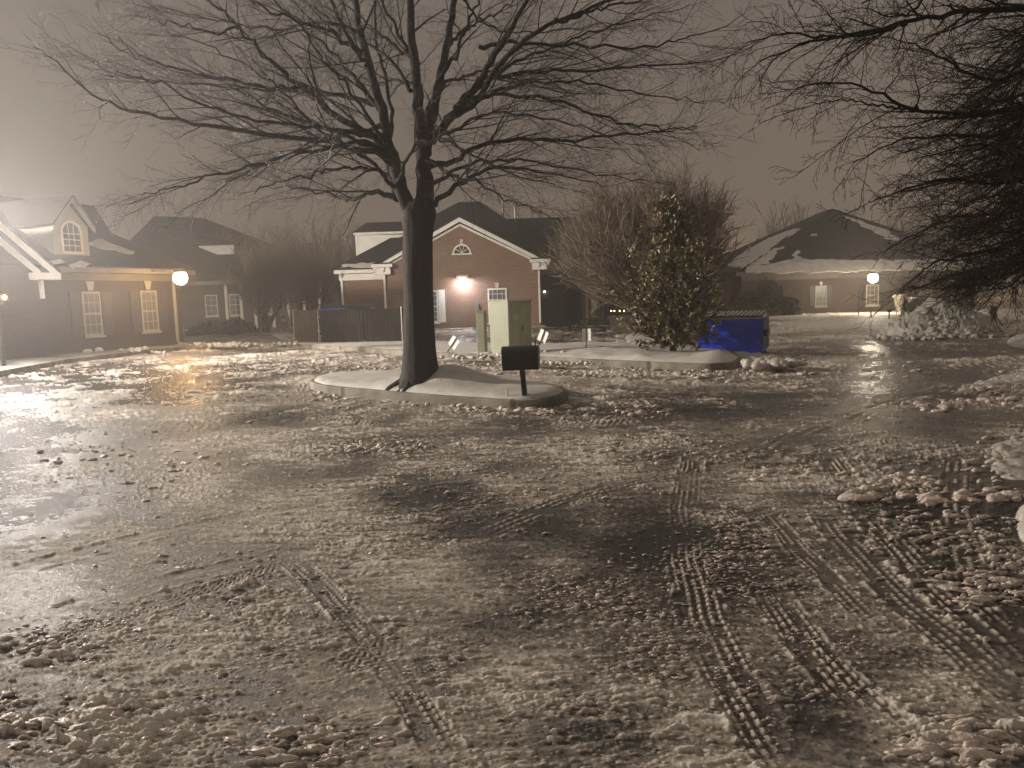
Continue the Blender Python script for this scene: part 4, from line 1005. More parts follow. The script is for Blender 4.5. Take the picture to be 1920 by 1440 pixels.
downspout(HG, X0 + .10, 0, ze - .3, 2., M['white'], False, .12)
# shed dormer on the left slope: its white cheek faces the camera
yD = 4.6
d1 = HG.at(669, 477, yD); d2 = HG.at(669, 441, yD); d3 = HG.at(745, 440, yD)
MB().prism([(d1.x, yD, d1.z - .3), (d3.x + .4, yD, d3.z - .05), (d3.x + .4, yD, d3.z), (d2.x, yD, d2.z)], (0, 4, 0)).build('dormer', M['white'], HG.r)
MB().box(d2.x - .18, d3.x + .6, yD - .15, yD + 4.3, d2.z + .003, d2.z + .14).build('dormer_trim', M['white'], HG.r)
e1 = HG.at(663, 421, yD + 2)
MB().prism([(d2.x - .25, yD - .2, d2.z + .15), (d2.x - .2, yD + 4.4, d2.z + .15), (d2.x + .25, yD + 2.1, e1.z + .1)], (4.2, 0, .0)).build('dormer_roof', M['roof'], HG.r)
MB().box(d1.x - .04, d1.x + .10, yD - .03, yD + .02, d1.z - .25, d2.z - .001).build('corner_board', M['white'], HG.r)
# right wing: its shade is put into darker brick
xr = HG.at(1108, 560, 3).x; rz = HG.at(1020, 408, 8.6).z
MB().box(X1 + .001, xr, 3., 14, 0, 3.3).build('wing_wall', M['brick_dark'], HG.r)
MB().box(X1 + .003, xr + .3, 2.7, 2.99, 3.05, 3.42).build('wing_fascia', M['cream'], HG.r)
rw_ = MB().prism([(aX.x + 3, 2.5, 3.44), (aX.x + 3, 8.6, rz), (aX.x + 3, 14.6, 3.44)], (xr + 3.4 - aX.x - 3, 0, 0)); rw_.build('wing_roof', M['roof'], HG.r)
downspout(HG, xr - .25, 0, 3.1, 3., M['cream'], False, .12)
a = HG.at(1092, 560, 3).x; MB().box(a, xr + .02, 2.96, 3.1, 0, 3.04).build('brick_pier', M['brick'], HG.r)
for px, py, t in ((942, 376, .55), (965, 388, .5)):
    q = HG.at(px, py, 8.); MB().tube([(q.x, 8., q.z - 1.0), (q.x, 8., q.z)], .075, 8).build('roof_vent', M['steel'], HG.r)
c = HG.at(1021, 547, 1.9); o_ = MB().box(c.x - .06, c.x + .06, 1.86, 2.0, c.z + .04, c.z + .14).build('wall_lamp', M['steel'], HG.r); MB().ball((c.x, 1.88, c.z), .05).build('bulb', emis('cool_bulb', (.75, .85, 1), 30), o_)
snow_slab(HG, [(640,498),(700,493),(725,496),(730,500),(640,503)], (X0, 1.55, ze + .06), (0, -(aX.z - ze) , 7.05), jit=.08)
snow_slab(HG, [(1040,499),(1110,497),(1150,500),(1150,506),(1040,506)], (0, 2.5, 3.44), (0, -(rz - 3.44), 6.1), jit=.12)
# pavement edge by the wall
MB().box(x0 - .3, x1 + .2, -1.3, -.02, -.05, .06).build('pavement', M['concrete'], None)['kind'] = 'structure'
bpy.data.objects['pavement'].location = (0, 44, 0)

# ---- right house
HR = House('brick_house', (0, 52, 0), 0, 'low dark brick hip-roofed house on the right with snow on its roof')
xl = HR.at(1390, 560).x; xr = HR.at(1828, 560).x; ze = 2.75
MB().box(xl, xr, 0, 16, 0, ze).build('wall', M['brick_dark'], HR.r)
rb = MB(); ex0 = xl - .5; ex1 = xr + 1.2; hw = (ex1 - ex0) / 2 ; ap = HR.at(1561, 391, 10.4)
hip(rb, ex0, ex1, -.55, 21.5, ze + .22, (ap.x, 10.4, ap.z), (ap.x, 12.4, ap.z), 'y')
rb.build('roof', M['roof_brown'], HR.r)
MB().box(ex0 + .02, ex1 - .02, -.52, -.38, ze - .12, ze + .15).box(ex0 + .1, ex1 - .1, -.37, .02, ze - .12, ze - .05).box(xl - .02, xr + .02, -.03, .02, ze - .45, ze - .125).build('fascia', M['taupe'], HR.r)
for i, (a, b, c_, d_) in enumerate(((1528,536,1549.5,574), (1624,534,1647,572), (1724,529,1747,567))):
    p = HR.at(a, b); q = HR.at(c_, d_)
    rect_window(HR, p.x, q.x, q.z, p.z, 0, 3, 4, M['blind'], M['cream'] if i == 1 else M['taupe2'], .07)
    shutter(HR, p.x - .38, p.x - .03, q.z, p.z, 0, M['shutter']); shutter(HR, q.x + .03, q.x + .38, q.z, p.z, 0, M['shutter'])
    keystone(HR, (p.x + q.x) / 2, p.z + .03, 0, M['cream'], .22, .14, .22)
nf = (0, -(ap.z - ze - .22), 10.95); pf = (0, -.55, ze + .22)
for j, poly in enumerate(([(1400,503),(1440,497),(1480,488),(1540,487),(1620,489),(1700,487),(1790,485),(1830,500),(1800,506),(1600,510),(1400,513)],
             [(1400,503),(1430,478),(1448,470),(1470,462),(1452,482),(1440,492),(1420,500)], [(1485,492),(1488,476),(1497,470),(1494,480),(1503,488),(1500,492)],
             [(1578,404),(1600,410),(1640,425),(1672,436),(1684,450),(1670,450),(1640,438),(1622,428),(1600,416)], [(1520,440),(1531,439),(1532,442),(1520,443)])):
    snow_slab(HR, poly, pf, nf, jit=.14 if j != 4 else .02)
nl = (-(ap.z - ze - .22), 0, (ap.x - ex0)); pl = (ex0, 0, ze + .22)
snow_slab(HR, [(1392,503),(1430,478),(1460,455),(1480,440),(1478,446),(1500,430),(1490,430),(1470,436),(1440,448),(1400,470),(1368,492),(1364,500)], pl, nl, jit=.12)
for px, py, y in ((1405,463,8), (1636,416,10), (1641,420,10)):
    q = HR.at(px, py, y); MB().tube([(q.x, y, q.z - .8), (q.x, y, q.z + .15)], .07, 8).build('roof_vent', M['steel'], HR.r)
c = HR.at(1637, 521, -.75)
# back wing whose ridge shows at the right
MB().box(xr - 6, xr + 7, 16.02, 26, 0, 3).build('back_wall', M['brick_dark'], HR.r)
q = HR.at(1750, 437, 21); MB().prism([(xr - 8, 15.5, 3.05), (xr - 8, 21, q.z), (xr - 8, 26.5, 3.05)], (16, 0, 0)).build('back_roof', M['roof_brown'], HR.r)
# brick columns of the carport at the left end
for px in (1352, 1368, 1384):
    q = HR.at(px, 560, 1.5); MB().box(q.x - .18, q.x + .18, 1.4, 1.75, 0, 2.7).build('porch_column', M['brick'], HR.r)

# ---- left house, its long face towards the lot
P0 = Vector((-13.9, 32.8, .12)); YAW = R(68)
HL = House('brick_house', tuple(P0), YAW, 'dark brick house with dormer and white cornice at the left edge')
zeL = 2.95; xg = HL.at(78, 560, 0).x
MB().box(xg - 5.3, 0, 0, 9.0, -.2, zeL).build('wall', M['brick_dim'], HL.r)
# gabled wing standing proud of the long wall
gx1 = HL.at(76, 560, -.5).x; gw = 5.4; gx0 = gx1 - gw; gm = (gx0 + gx1) / 2; gza = zeL + 2.2
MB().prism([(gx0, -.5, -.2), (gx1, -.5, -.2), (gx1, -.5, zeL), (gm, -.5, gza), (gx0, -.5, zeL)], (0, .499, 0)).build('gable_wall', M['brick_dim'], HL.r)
s_ = (gza - zeL) / (gw / 2)
g = MB()
g.prism([(gx1 + .5, -.85, zeL - .5 * s_ + .1), (gx1 + .5, -.85, zeL - .5 * s_ + .34), (gm, -.85, gza + .42), (gm, -.85, gza + .18)], (0, .06, 0))
g.prism([(gx0 - .5, -.85, zeL - .5 * s_ + .1), (gm - .001, -.85, gza + .18), (gm - .001, -.85, gza + .42), (gx0 - .5, -.85, zeL - .5 * s_ + .34)], (0, .06, 0))
g.prism([(gx1 + .05, -.56, zeL - .25), (gx1 + .05, -.56, zeL + .0), (gm, -.56, gza + .08), (gm, -.56, gza - .2)], (0, .05, 0))
g.build('rake_board', M['white'], HL.r)
g = MB(); g.prism([(gx1 + .55, -.88, zeL - .5 * s_ + .35), (gm, -.88, gza + .43), (gm, -.88, gza + .5), (gx1 + .55, -.88, zeL - .5 * s_ + .42)], (0, 7, 0))
g.prism([(gx0 - .55, -.88, zeL - .5 * s_ + .35), (gx0 - .55, -.88, zeL - .5 * s_ + .42), (gm - .001, -.88, gza + .5), (gm - .001, -.88, gza + .43)], (0, 7, 0))
g.build('gable_roof', M['roof_brown'], HL.r)
MB().box(gx1 - .35, gx1 + .55, -.88, -.505, zeL - .32, zeL - .08).box(gx1 - .02, gx1 + .10, -.60, -.505, zeL - .95, zeL - .33).build('cornice', M['white'], HL.r)
snow_slab(HL, [(84,492),(112,488),(122,494),(86,497)], (0, -.5, zeL + .2), (0, -.58, 1), jit=.02)
MB().box(gx1 + .12, .45, -.48, -.30, zeL - .02, zeL + .20).box(gx1 + .1, .3, -.28, -.0, zeL - .02, zeL + .04).box(gx1 + .1, .02, -.035, -.001, zeL - .28, zeL - .03).build('fascia', M['taupe'], HL.r)
# main roof: long slope whose far end steepens
t1 = HL.at(176, 386, 4.6); E0 = Vector((.5, -.5, zeL + .21)); nfr = Vector((0, -(t1.z - E0.z), 5.1))
Bm = HL.plane(209, 437, E0, nfr); gxx = gx0 - .2
def mir(p): return (p[0], 9.2 - p[1], p[2])
P_ = [(gxx, -.5, E0.z), tuple(E0), tuple(Bm), (t1.x, 4.6, t1.z), (gxx, 4.6, t1.z)]
vs = P_ + [mir(p) for p in P_[:3]] + [(gxx, -.5, E0.z - .05), (.5, -.5, E0.z - .05), (.5, 9.7, E0.z - .05), (gxx, 9.7, E0.z - .05)]
MB().add(vs, [(0,1,2,3,4), (5,4,3,7,6), (1,6,7,2), (2,7,3), (8,11,10,9), (0,8,9,1), (1,9,10,6), (6,10,11,5), (0,4,5), (0,5,11,8)]).build('roof', M['roof_brown'], HL.r)
snow_slab(HL, [(165,457),(190,449),(222,462),(250,472),(246,478),(215,470),(185,466)], tuple(E0), nfr, jit=.10, th=.02, matl=M['dirty_snow'])
snow_slab(HL, [(130,498),(150,489),(168,496),(158,502),(135,503)], tuple(E0), nfr, jit=.08, th=.02, matl=M['dirty_snow'])
# dormer with arched window
YD = HL.plane(134, 478, E0, nfr).y; dx0 = HL.at(99, 450, YD).x; dx1 = HL.at(166, 450, YD).x; dm = (dx0 + dx1) / 2
dz0 = HL.at(140, 478, YD).z; dz1 = HL.at(140, 424, YD).z; dza = HL.at(126, 374, YD).z
MB().prism([(dx0, YD, dz0 - .6), (dx1, YD, dz0 - .6), (dx1, YD, dz1), (dm, YD, dza - .15), (dx0, YD, dz1)], (0, 3.2, 0)).build('dormer', M['taupe2'], HL.r)
g = MB()
for s2 in (-1, 1):
    e = (dm + s2 * (dx1 - dx0) / 2 * 1.18, dz1 - .22)
    pts = [(e[0], YD-.25, e[1]), (dm, YD-.25, dza - .08), (dm, YD-.25, dza + .10), (e[0], YD-.25, e[1] + .18)]
    g.prism(pts, (0, .08, 0)) if s2 < 0 else g.prism([(x + .001, y, z) for x, y, z in pts], (0, .08, 0))
g.build('dormer_trim', M['taupe2'], HL.r)
g = MB()
for s2 in (-1, 1):
    e = (dm + s2 * (dx1 - dx0) / 2 * 1.22, dz1 - .05)
    g.prism([(e[0], YD-.3, e[1]), (dm + s2 * .001, YD-.3, dza + .11), (dm + s2 * .001, YD-.3, dza + .17), (e[0], YD-.3, e[1] + .06)], (0, 4, 0))
g.build('dormer_roof', M['roof_brown'], HL.r)
ww = (dx1 - dx0) * .24; wz0 = dz0 + .12; wz1 = dz1 - .25; f = MB()
f.box(dm - ww - .08, dm - ww, YD - .06, YD + .01, wz0, wz1).box(dm + ww, dm + ww + .08, YD - .06, YD + .01, wz0, wz1).box(dm - ww - .08, dm + ww + .08, YD-.07, YD+.01, wz0 - .09, wz0 - .002)
for i in range(12):
    a, b = math.pi * i / 12, math.pi * (i + 1) / 12; ro, ri = ww + .08, ww
    f.prism([(dm + ro * math.cos(a), YD-.06, wz1 + ro * math.sin(a)), (dm + ro * math.cos(b), YD-.06, wz1 + ro * math.sin(b)), (dm + ri * math.cos(b), YD-.06, wz1 + ri * math.sin(b)), (dm + ri * math.cos(a), YD-.06, wz1 + ri * math.sin(a))], (0, .06, 0))
for k in (-.33, .33): f.box(dm + ww * k - .012, dm + ww * k + .012, YD-.04, YD-.01, wz0, wz1 + ww * .9)
for k in range(1, 4): z = wz0 + (wz1 - wz0) * k / 3.2; f.box(dm - ww, dm + ww, YD-.038, YD-.01, z - .012, z + .012)
fo = f.build('window', M['cream'], HL.r); fo['label'] = 'arched dormer window'
MB().prism([(dm - ww - .02, YD-.025, wz0)] + [(dm - (ww + .02) * math.cos(math.pi * i / 12), YD-.025, wz1 + (ww + .02) * math.sin(math.pi * i / 12)) for i in range(13)] + [(dm + ww + .02, YD-.025, wz0)], (0, .02, 0)).build('pane', M['glass'], fo)
for a, b, c_, d_ in ((151,547,193,628), (261,545,298,620)):
    p = HL.at(a, b); q = HL.at(c_, d_)
    rect_window(HL, p.x, q.x, q.z, p.z, 0, 3, 4, M['blind'], M['taupe2'], .07)
    shutter(HL, p.x - .50, p.x - .04, q.z, p.z, 0, M['shutter']); shutter(HL, q.x + .04, q.x + .50, q.z, p.z, 0, M['shutter'])
    keystone(HL, (p.x + q.x) / 2, p.z + .04, 0, M['taupe2'], .34, .2, .36)
xd = HL.at(327, 600, 0).x; downspout(HL, xd, 0, zeL - .2, 0, M['taupe2'], True, .10)
# lantern on the gable wing
c = HL.at(8, 558, -.75); pc_ = (c.x, -.75, c.z)
ln = MB().box(c.x - .09, c.x + .09, -.84, -.66, c.z + .13, c.z + .17).box(c.x - .07, c.x + .07, -.82, -.68, c.z - .17, c.z - .13)
for sx in (-.07, .07):
    for sy in (-.82, -.68): ln.box(c.x + sx - .008, c.x + sx + .008, sy - .008, sy + .008, c.z - .129, c.z + .129)
ln.bar((c.x, -.66, c.z + .15), (c.x, -.5, c.z + .15), .03, .03)
lo_ = ln.build('wall_lantern', M['black'], HL.r); MB().ball((c.x, -.75, c.z), .055, (1, 1, 1.4)).build('bulb', emis('lantern_bulb', (1, .42, .12), 70), lo_, smooth=True)

# ---- misty house in the middle left
HM = House('porch_house', (0, 60, 0), 0, 'misty hip-roofed house with a posted porch behind the warm lamp')
xl = HM.at(262, 560).x; xr = HM.at(604, 560).x
MB().box(xl, xr, 2.2, 12, 0, 3.55).build('wall', M['brick_dark'], HM.r)
a0 = HM.at(290, 405, 9); MB_ = MB(); hip(MB_, HM.at(205, 500, -.6).x - 2, xr + .6, -.6, 19, 3.75, (a0.x, 9, a0.z), (a0.x + 4.2, 9, a0.z - .3), 'x'); MB_.build('roof', M['roof_brown'], HM.r)
MB().box(xl - 3, xr + .6, -.58, -.40, 3.42, 3.70).build('fascia', M['taupe'], HM.r)
for px in (425, 452, 478, 512, 540, 570, 600):
    q = HM.at(px, 560, 0); MB().box(q.x - .11, q.x + .11, -.11, .11, 0, 3.41).build('porch_post', M['cream'], HM.r)
d1 = HM.at(438, 489, 3); d2 = HM.at(438, 459, 3); d3 = HM.at(372, 461, 3)
MB().prism([(d3.x, 3, d3.z - .1), (d1.x, 3, d1.z), (d2.x, 3, d2.z), (d3.x, 3, d3.z)], (0, 4, 0)).build('dormer', M['white'], HM.r)
MB().prism([(d3.x - .5, 2.8, d2.z + .02), (d2.x + .5, 2.8, d2.z + .02), (d2.x + .5, 2.8, d2.z + .12), (d3.x - .2, 2.8, d2.z + .9), (d3.x - .5, 2.8, d2.z + .9)], (0, 4.5, 0)).build('dormer_roof', M['roof_brown'], HM.r)
for px in (395, 440, 500): 
    q = HM.at(px, 548, 2.2); rect_window(HM, q.x - .5, q.x + .5, 1., 2.7, 2.2, 2, 4, M['blind'], M['cream'], .08)

# ---- far tan building
HF = House('far_building', (0, 75, 0), 0, 'far low tan wall of a building seen between the shadowed wing and the magnolia', 'building')
a = HF.at(1140, 545); b = HF.at(1240, 545)
MB().box(a.x, b.x + 3, 0, 8, 0, 4.2).build('wall', M['tan_wall'], HF.r); MB().box(a.x - .4, b.x + 3.4, -.5, 8.5, 4.22, 4.7).build('roof', M['roof'], HF.r)
lmp = emis('far_lamp', (1, .62, .25), 8)
for i, px in enumerate((1146, 1152, 1162, 1170)):
    q = atY(px, 583, 61.2); o_ = empty('garden_light', (q.x, 61.2, 0), 0, ('leftmost', 'second from the left', 'third from the left', 'rightmost')[i] + ' of the four tiny warm lights above the clipped hedge', 'light', 'tiny warm lights by the hedge')
    MB().tube([(0, 0, 0), (0, 0, q.z - .06)], .02, 6).build('post', M['post'], o_); MB().ball((0, 0, q.z), .06, seg=8, ring=5).build('bulb', lmp, o_)

# ------------------------------------------------------------------ lamps
def lamp(name, pos, r, col, strength, label, post=None, cat='lamp'):
    o = empty(name, (pos[0], pos[1], 0), 0, label, cat)
    z = pos[2]
    if post == 'pole': MB().tube([(0, .12, 0), (0, .12, z + .1)], [.06, .045], 10).tube([(0, .12, z + .1), (0, 0, z + r + .04)], .03, 6).build('pole', M['post'], o)
    MB().tube([(0, 0, z + r * .7), (0, 0, z + r * 1.25)], [r * .9, r * .5], 14).build('cap', M['steel'], o)
    MB().ball((0, 0, z), r).build('bulb', emis(name + '_glow', col, strength), o, smooth=True)
    return o
# warm lamp on the corner of the left house
c = HL.at(338, 521, -1.9)
def house_lamp(H, c, r, col, s, wally):
    o = MB().bar((c.x, c.y, c.z + r + .05), (c.x, wally, c.z + r + .05), .06, .06).tube([(c.x, c.y, c.z + r * .75), (c.x, c.y, c.z + r * 1.3)], [r * .9, r * .55], 12).build('wall_lamp', M['steel'], H.r)
    MB().ball((c.x, c.y, c.z), r).build('bulb', emis('lamp_glow', col, s), o, smooth=True)
house_lamp(HL, c, .27, (1, .60, .26), 150, -.02)
pL = atY(-26, 418, 22.)
lamp('floodlight', (pL.x, pL.y, pL.z), .24, (1, .92, .86), 2300, 'bright white floodlight on a pole just beyond the left edge of the lot', 'pole', 'floodlight')
lamp('street_lamp', (-24.5, 18.2, 8.2), .34, (1, .90, .78), 9200, 'unseen tall lamp added well beyond the left edge to throw long shadows across the lot', 'pole', 'street lamp')  # unseen key light, added off to the left for the lot's shadows
FL = bpy.data.objects['floodlight']; nb = Vector((-.93, .37, .12)).normalized(); e1_ = nb.orthogonal().normalized(); e2_ = nb.cross(e1_)
vs = []; fs = []
for sh in (.34, .37):
    for i in range(9):
        t = R(78) * i / 8
        for j in range(20): a = 2 * math.pi * j / 20; vs.append(Vector((0, 0, pL.z)) + sh * (nb * math.cos(t) + (e1_ * math.cos(a) + e2_ * math.sin(a)) * math.sin(t)))
for b_ in (0, 180):
    for i in range(8):
        for j in range(20): fs.append((b_ + i * 20 + j, b_ + i * 20 + (j + 1) % 20, b_ + (i + 1) * 20 + (j + 1) % 20, b_ + (i + 1) * 20 + j))
for j in range(20): fs.append((160 + j, 160 + (j + 1) % 20, 340 + (j + 1) % 20, 340 + j))
MB().add(vs, fs).build('light_shield', M['steel'], FL, smooth=True)  # unseen shell added behind the bulb to keep light off the house wall
c = HR.at(1637, 521, -4.2); house_lamp(HR, c, .30, (1, .84, .64), 280, -.5)
p = atY(1362, 478, 90); lamp('street_lamp', (p.x, p.y, p.z), .22, (1, .55, .22), 420, 'distant orange street lamp glowing behind the magnolia top right', 'pole', 'street lamp')

# ------------------------------------------------------------------ small things
# mailbox
p = gp(985, 743, .18); mbx = empty('mailbox', (p.x, p.y, .1), R(-8), 'black box mailbox on a single post at the right end of the island', 'mailbox')
MB().tube([(0, 0, 0), (-.035, 0, .50)], [.05, .05], 4).build('post', M['black'], mbx)
c_ = MB(); ww, hh_, dd = .245, .34, .25; N = 8
prof = [(-dd, .47), (dd, .47), (dd, .47 + hh_ * .72)] + [(dd * math.cos(math.pi * i / N), .47 + hh_ * .72 + hh_ * .30 * math.sin(math.pi * i / N)) for i in range(1, N)] + [(-dd, .47 + hh_ * .72)]
c_.prism([(-ww - .06 + (z - .47) * -.05, y * .55, z) for y, z in prof], (2 * ww, 0, .012)).build('box', M['black'], mbx, bevel=.006)
MB().prism([(ww - .058, y * .58, z + .008) for y, z in prof], (.03, 0, 0)).build('door', M['black'], mbx)
MB().bar((ww - .05, -.02, .84), (ww + .05, -.02, .87), .03, .012).build('latch', M['black'], mbx)
MB().bar((ww - .09, .15, .70), (ww - .09, .15, .93), .012, .03).build('flag', M['red'], mbx)
# utility cabinet, corner towards the camera
pA = gp(955, 664, .15); cab = empty('utility_cabinet', (pA.x, pA.y, .12), 0, 'tall pale green metal utility cabinet on the kerbed strip behind the mailbox', 'utility cabinet')
def corner_dir(px, py): 
    q = gp(px, py, .15); return Vector((q.x - pA.x, q.y - pA.y, 0))
Hc = 1.42
dl = corner_dir(919, 661); dr = corner_dir(1003, 662); dl = dl.normalized() * .80; 
dl = Vector((-.50, .42, 0)); dr = Vector((.62, .36, 0))
MB().prism([(0, 0, 0), tuple(dr), tuple(dl + dr), tuple(dl)], (0, 0, Hc)).build('body', M['green'], cab, bevel=.008)
t_ = [Vector((0, 0, Hc + .003)) + v for v in (-dl * .04 - dr * .04, dr * 1.04 - dl * .04, (dl + dr) * 1.04, dl * 1.04 - dr * .04)]
MB().prism([tuple(v) for v in t_], (0, 0, .035)).build('lid', M['green'], cab)
MB().prism([tuple(v * .97 + Vector((.02, .01, .036))) for v in t_], (0, 0, .02)).build('snow_cap', M['snow'], cab)
nrm = Vector((dr.y, -dr.x, 0)).normalized()
for s0, s1 in ((.03, .495), (.505, .97)):
    a = dr * s0 + nrm * .003; b = dr * s1 + nrm * .003
    MB().prism([tuple(a + Vector((0, 0, .06))), tuple(b + Vector((0, 0, .06))), tuple(b + Vector((0, 0, Hc - .04))), tuple(a + Vector((0, 0, Hc - .04)))], nrm * .012).build('door', M['green'], cab)
for z in (.25, .6, .95, 1.25):
    a = dr * .012 + nrm * .003 + Vector((0, 0, z)); MB().tube([tuple(a), tuple(a + Vector((0, 0, .10)))], .014, 6).build('hinge', M['steel'], cab)
a = dr * .60 + nrm * .018; MB().bar(tuple(a + Vector((0, 0, .62))), tuple(a + Vector((0, 0, .78))), .03, .03).build('handle', M['black'], cab)
a = dr * .22 + nrm * .0155; b = dr * .40 + nrm * .0155
lb = MB().prism([tuple(a + Vector((0, 0, .92))), tuple(b + Vector((0, 0, .92))), tuple(b + Vector((0, 0, 1.07))), tuple(a + Vector((0, 0, 1.07)))], nrm * .003).build('notice_plate', M['label'], cab)
for s0 in (.55, .62):
    a = dr * s0 + nrm * .02 + Vector((0, 0, 1.33)); MB().ball(tuple(a), .014, seg=8, ring=5).build('bolt', M['label'], cab)
pB = gp(905, 662, .15); ped = empty('utility_pedestal', (pB.x, pB.y, .12), R(-12), 'narrow pale green utility pedestal just left of the tall cabinet', 'utility box')
MB().box(-.12, .10, -.10, .12, 0, 1.16).build('body', M['green'], ped, bevel=.01); MB().box(-.14, .12, -.12, .14, 1.162, 1.20).build('cap', M['green'], ped)
MB().box(.102, .118, -.08, .10, .08, 1.10).build('door', M['green'], ped)
# parking signs seen from behind
def sign(px, py, base, tilt, wpx, hpx, label, Y=None, yaw=-38, tipback=0):
    g_ = gp(*base, 0.1); Yd = g_.y; c = atY(px, py, Yd); o = empty('parking_sign', (g_.x, g_.y, .05), R(yaw), label, 'sign', 'white backed parking signs along the strip')
    w = 1.22 * wpx * Yd / F; h = hpx * Yd / F; tz = c.z - .05; dx = c.x - g_.x
    ang = R(tilt); ax = Vector((math.sin(ang), 0, math.cos(ang))); bx = Vector((math.cos(ang), 0, -math.sin(ang))); C = Vector((dx, 0, tz))
    r = .04; pts = []
    for sx, sz, a0 in ((1, 1, 0), (-1, 1, 90), (-1, -1, 180), (1, -1, 270)):
        for k in range(4):
            a = R(a0 + 30 * k); u = sx * (w / 2 - r) + r * math.cos(a); v = sz * (h / 2 - r) + r * math.sin(a)
            pts.append(tuple(C + bx * u + ax * v + Vector((0, .02, 0))))
    MB().prism(pts[::-1], (0, .006, 0)).build('sign_plate', M['sign'], o)
    top = C + ax * h * .52
    MB().bar((0, 0, -.2) if not tilt else tuple(C - ax * (tz / max(ax.z, .3) + .1)), tuple(top), .035, .018).build('post', M['post'], o)
    return o
sign(853, 642, (842, 664), 42, 16, 22, 'white sign plate leaning steeply right, just beside the big trunk')
sign(1019, 630, (1010, 656), 26, 16, 23, 'white sign plate leaning right beside the mailbox')
sign(1099, 628, (1099, 662), 0, 16, 23, 'upright white sign plate standing alone right of the mailbox')
p = gp(533, 618, .1); o_ = empty('blue_sign', (p.x, p.y, 0), 0, 'small blue and white sign on a short post left of the wooden fence', 'sign')
MB().box(-.02, .02, -.01, .01, 0, .9).build('post', M['post'], o_); MB().box(-.17, .17, -.03, -.012, .62, 1.1).build('sign_plate', M['sign'], o_); MB().box(-.13, .13, -.036, -.032, .84, 1.06).build('sign_face', M['bluesign'], o_)
p = gp(951, 734, .25); st = empty('marker_stake', (p.x, p.y, .15), 0, 'short white stake poking out of the snow left of the mailbox post', 'stake')
MB().tube([(0, 0, -.1), (0, 0, .115)], .011, 8).build('stake', M['white'], st); MB().tube([(0, 0, .116), (0, 0, .128)], .013, 8).build('cap', M['white'], st)
# dumpsters
def dumpster(p, yaw, w, d, h, label, lid=None, sz=1):
    bm_ = M['blue'] if lid is None else M['black']
    o = empty('dumpster', (p.x, p.y, .0), yaw, label, 'dumpster')
    MB().prism([(-w/2, 0, .06), (-w/2, d, .06), (-w/2, d + .0, h * .98), (-w/2, -.0, h * .9), (-w/2, -.0, .12)], (w, 0, 0)).build('body', bm_, o, bevel=.01)
    t = MB().box(-w/2 - .02, w/2 + .02, -.035, -.002, h * .86, h * .91)
    t.build('rim', M['steel'] if lid is None else M['black'], o)
    for s in (-1, 1):
        x = s * (w / 2 + .05); MB().box(min(x - .05, x + .05), max(x - .05, x + .05), .18, d - .25, h * .45, h * .60).build('fork_pocket', M['black'], o)
        for k in range(4):
            y = .12 + (d - .24) * k / 3.; MB().box(s * (w / 2 + .003) if s > 0 else -w/2 - .05, s * (w / 2 + .05) if s > 0 else -w/2 - .003, y - .03, y + .03, .14, h * .44).box(s * (w / 2 + .003) if s > 0 else -w/2 - .05, s * (w / 2 + .05) if s > 0 else -w/2 - .003, y - .03, y + .03, h * .605, h * .88).build('side_rib', M['steel'], o)
    MB().box(-w/2 + .03, w/2 - .03, .002, .02, .0, .055).box(-w/2 + .03, w/2 - .03, d - .05, d - .02, .0, .055).build('skid', M['black'], o)
    for k in range(2):
        a = -w/2 - .01 + k * (w / 2 + .01); lo2 = MB().prism([(a, -.06, h * .912), (a, d + .04, h * .993), (a, d + .04, h * 1.02), (a, -.06, h * .94)], (w / 2, 0, 0)).build('lid', M['black'] if lid is None or k else M['bluelid'], o)
    rb_ = MB()
    for k in range(14):
        x = -w/2 + .08 + k * (w - .16) / 13; rb_.prism([(x - .02, -.07, h * .942), (x - .02, d, h * 1.022), (x - .02, d, h * 1.036), (x - .02, -.07, h * .958)], (.04, 0, 0))
    rb_.build('lid_rib', M['dirty_snow'] if lid is None else M['black'], lo2)
    return o
pd = gp(1368, 665, .02); pd.z = 0
dumpster(pd, R(-24), 1.6, 1.15, 1.06, 'bright blue metal dumpster right of the magnolia')
# (its near side faces the floodlight)
# fenced enclosure
fc = [gp(549, 643, .15), gp(600, 643, .15), gp(743, 645, .15)]
enc = empty('fence_enclosure', (fc[1].x, fc[1].y, .15), 0, 'brown wooden board enclosure hiding a dumpster, left of the big trunk', 'fence')
def boards(name, a, b, h, w=.14):
    a, b = Vector(a), Vector(b); L_ = (b - a).length; d = (b - a) / L_; n = Vector((d.y, -d.x, 0)); m_ = MB(); k = int(L_ / w)
    for i in range(k):
        s = a + d * (i * L_ / k + .004); e = a + d * ((i + 1) * L_ / k - .006); hj = h + random.uniform(-.012, .012); o2 = n * random.uniform(0, .008)
        m_.prism([tuple(s + o2), tuple(e + o2), tuple(e + o2 + Vector((0, 0, hj))), tuple(s + o2 + Vector((0, 0, hj)))], tuple(-n * .02))
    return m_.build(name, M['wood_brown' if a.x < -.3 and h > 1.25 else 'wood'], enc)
o3 = fc[1]; A = fc[0] - o3; A = Vector((A.x, A.y + .3, 0)); B_ = Vector((0, 0, 0)); C3 = fc[2] - o3; C3 = Vector((C3.x, C3.y * .35, 0))
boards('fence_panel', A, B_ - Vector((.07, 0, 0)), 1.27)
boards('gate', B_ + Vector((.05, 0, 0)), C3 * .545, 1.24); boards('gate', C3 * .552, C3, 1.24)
boards('fence_panel', C3 + Vector((.02, .05, 0)), C3 + Vector((.3, 2.2, 0)), 1.24); boards('fence_panel', A + Vector((-.02, 2.2, 0)), A + Vector((0, .04, 0)), 1.24)
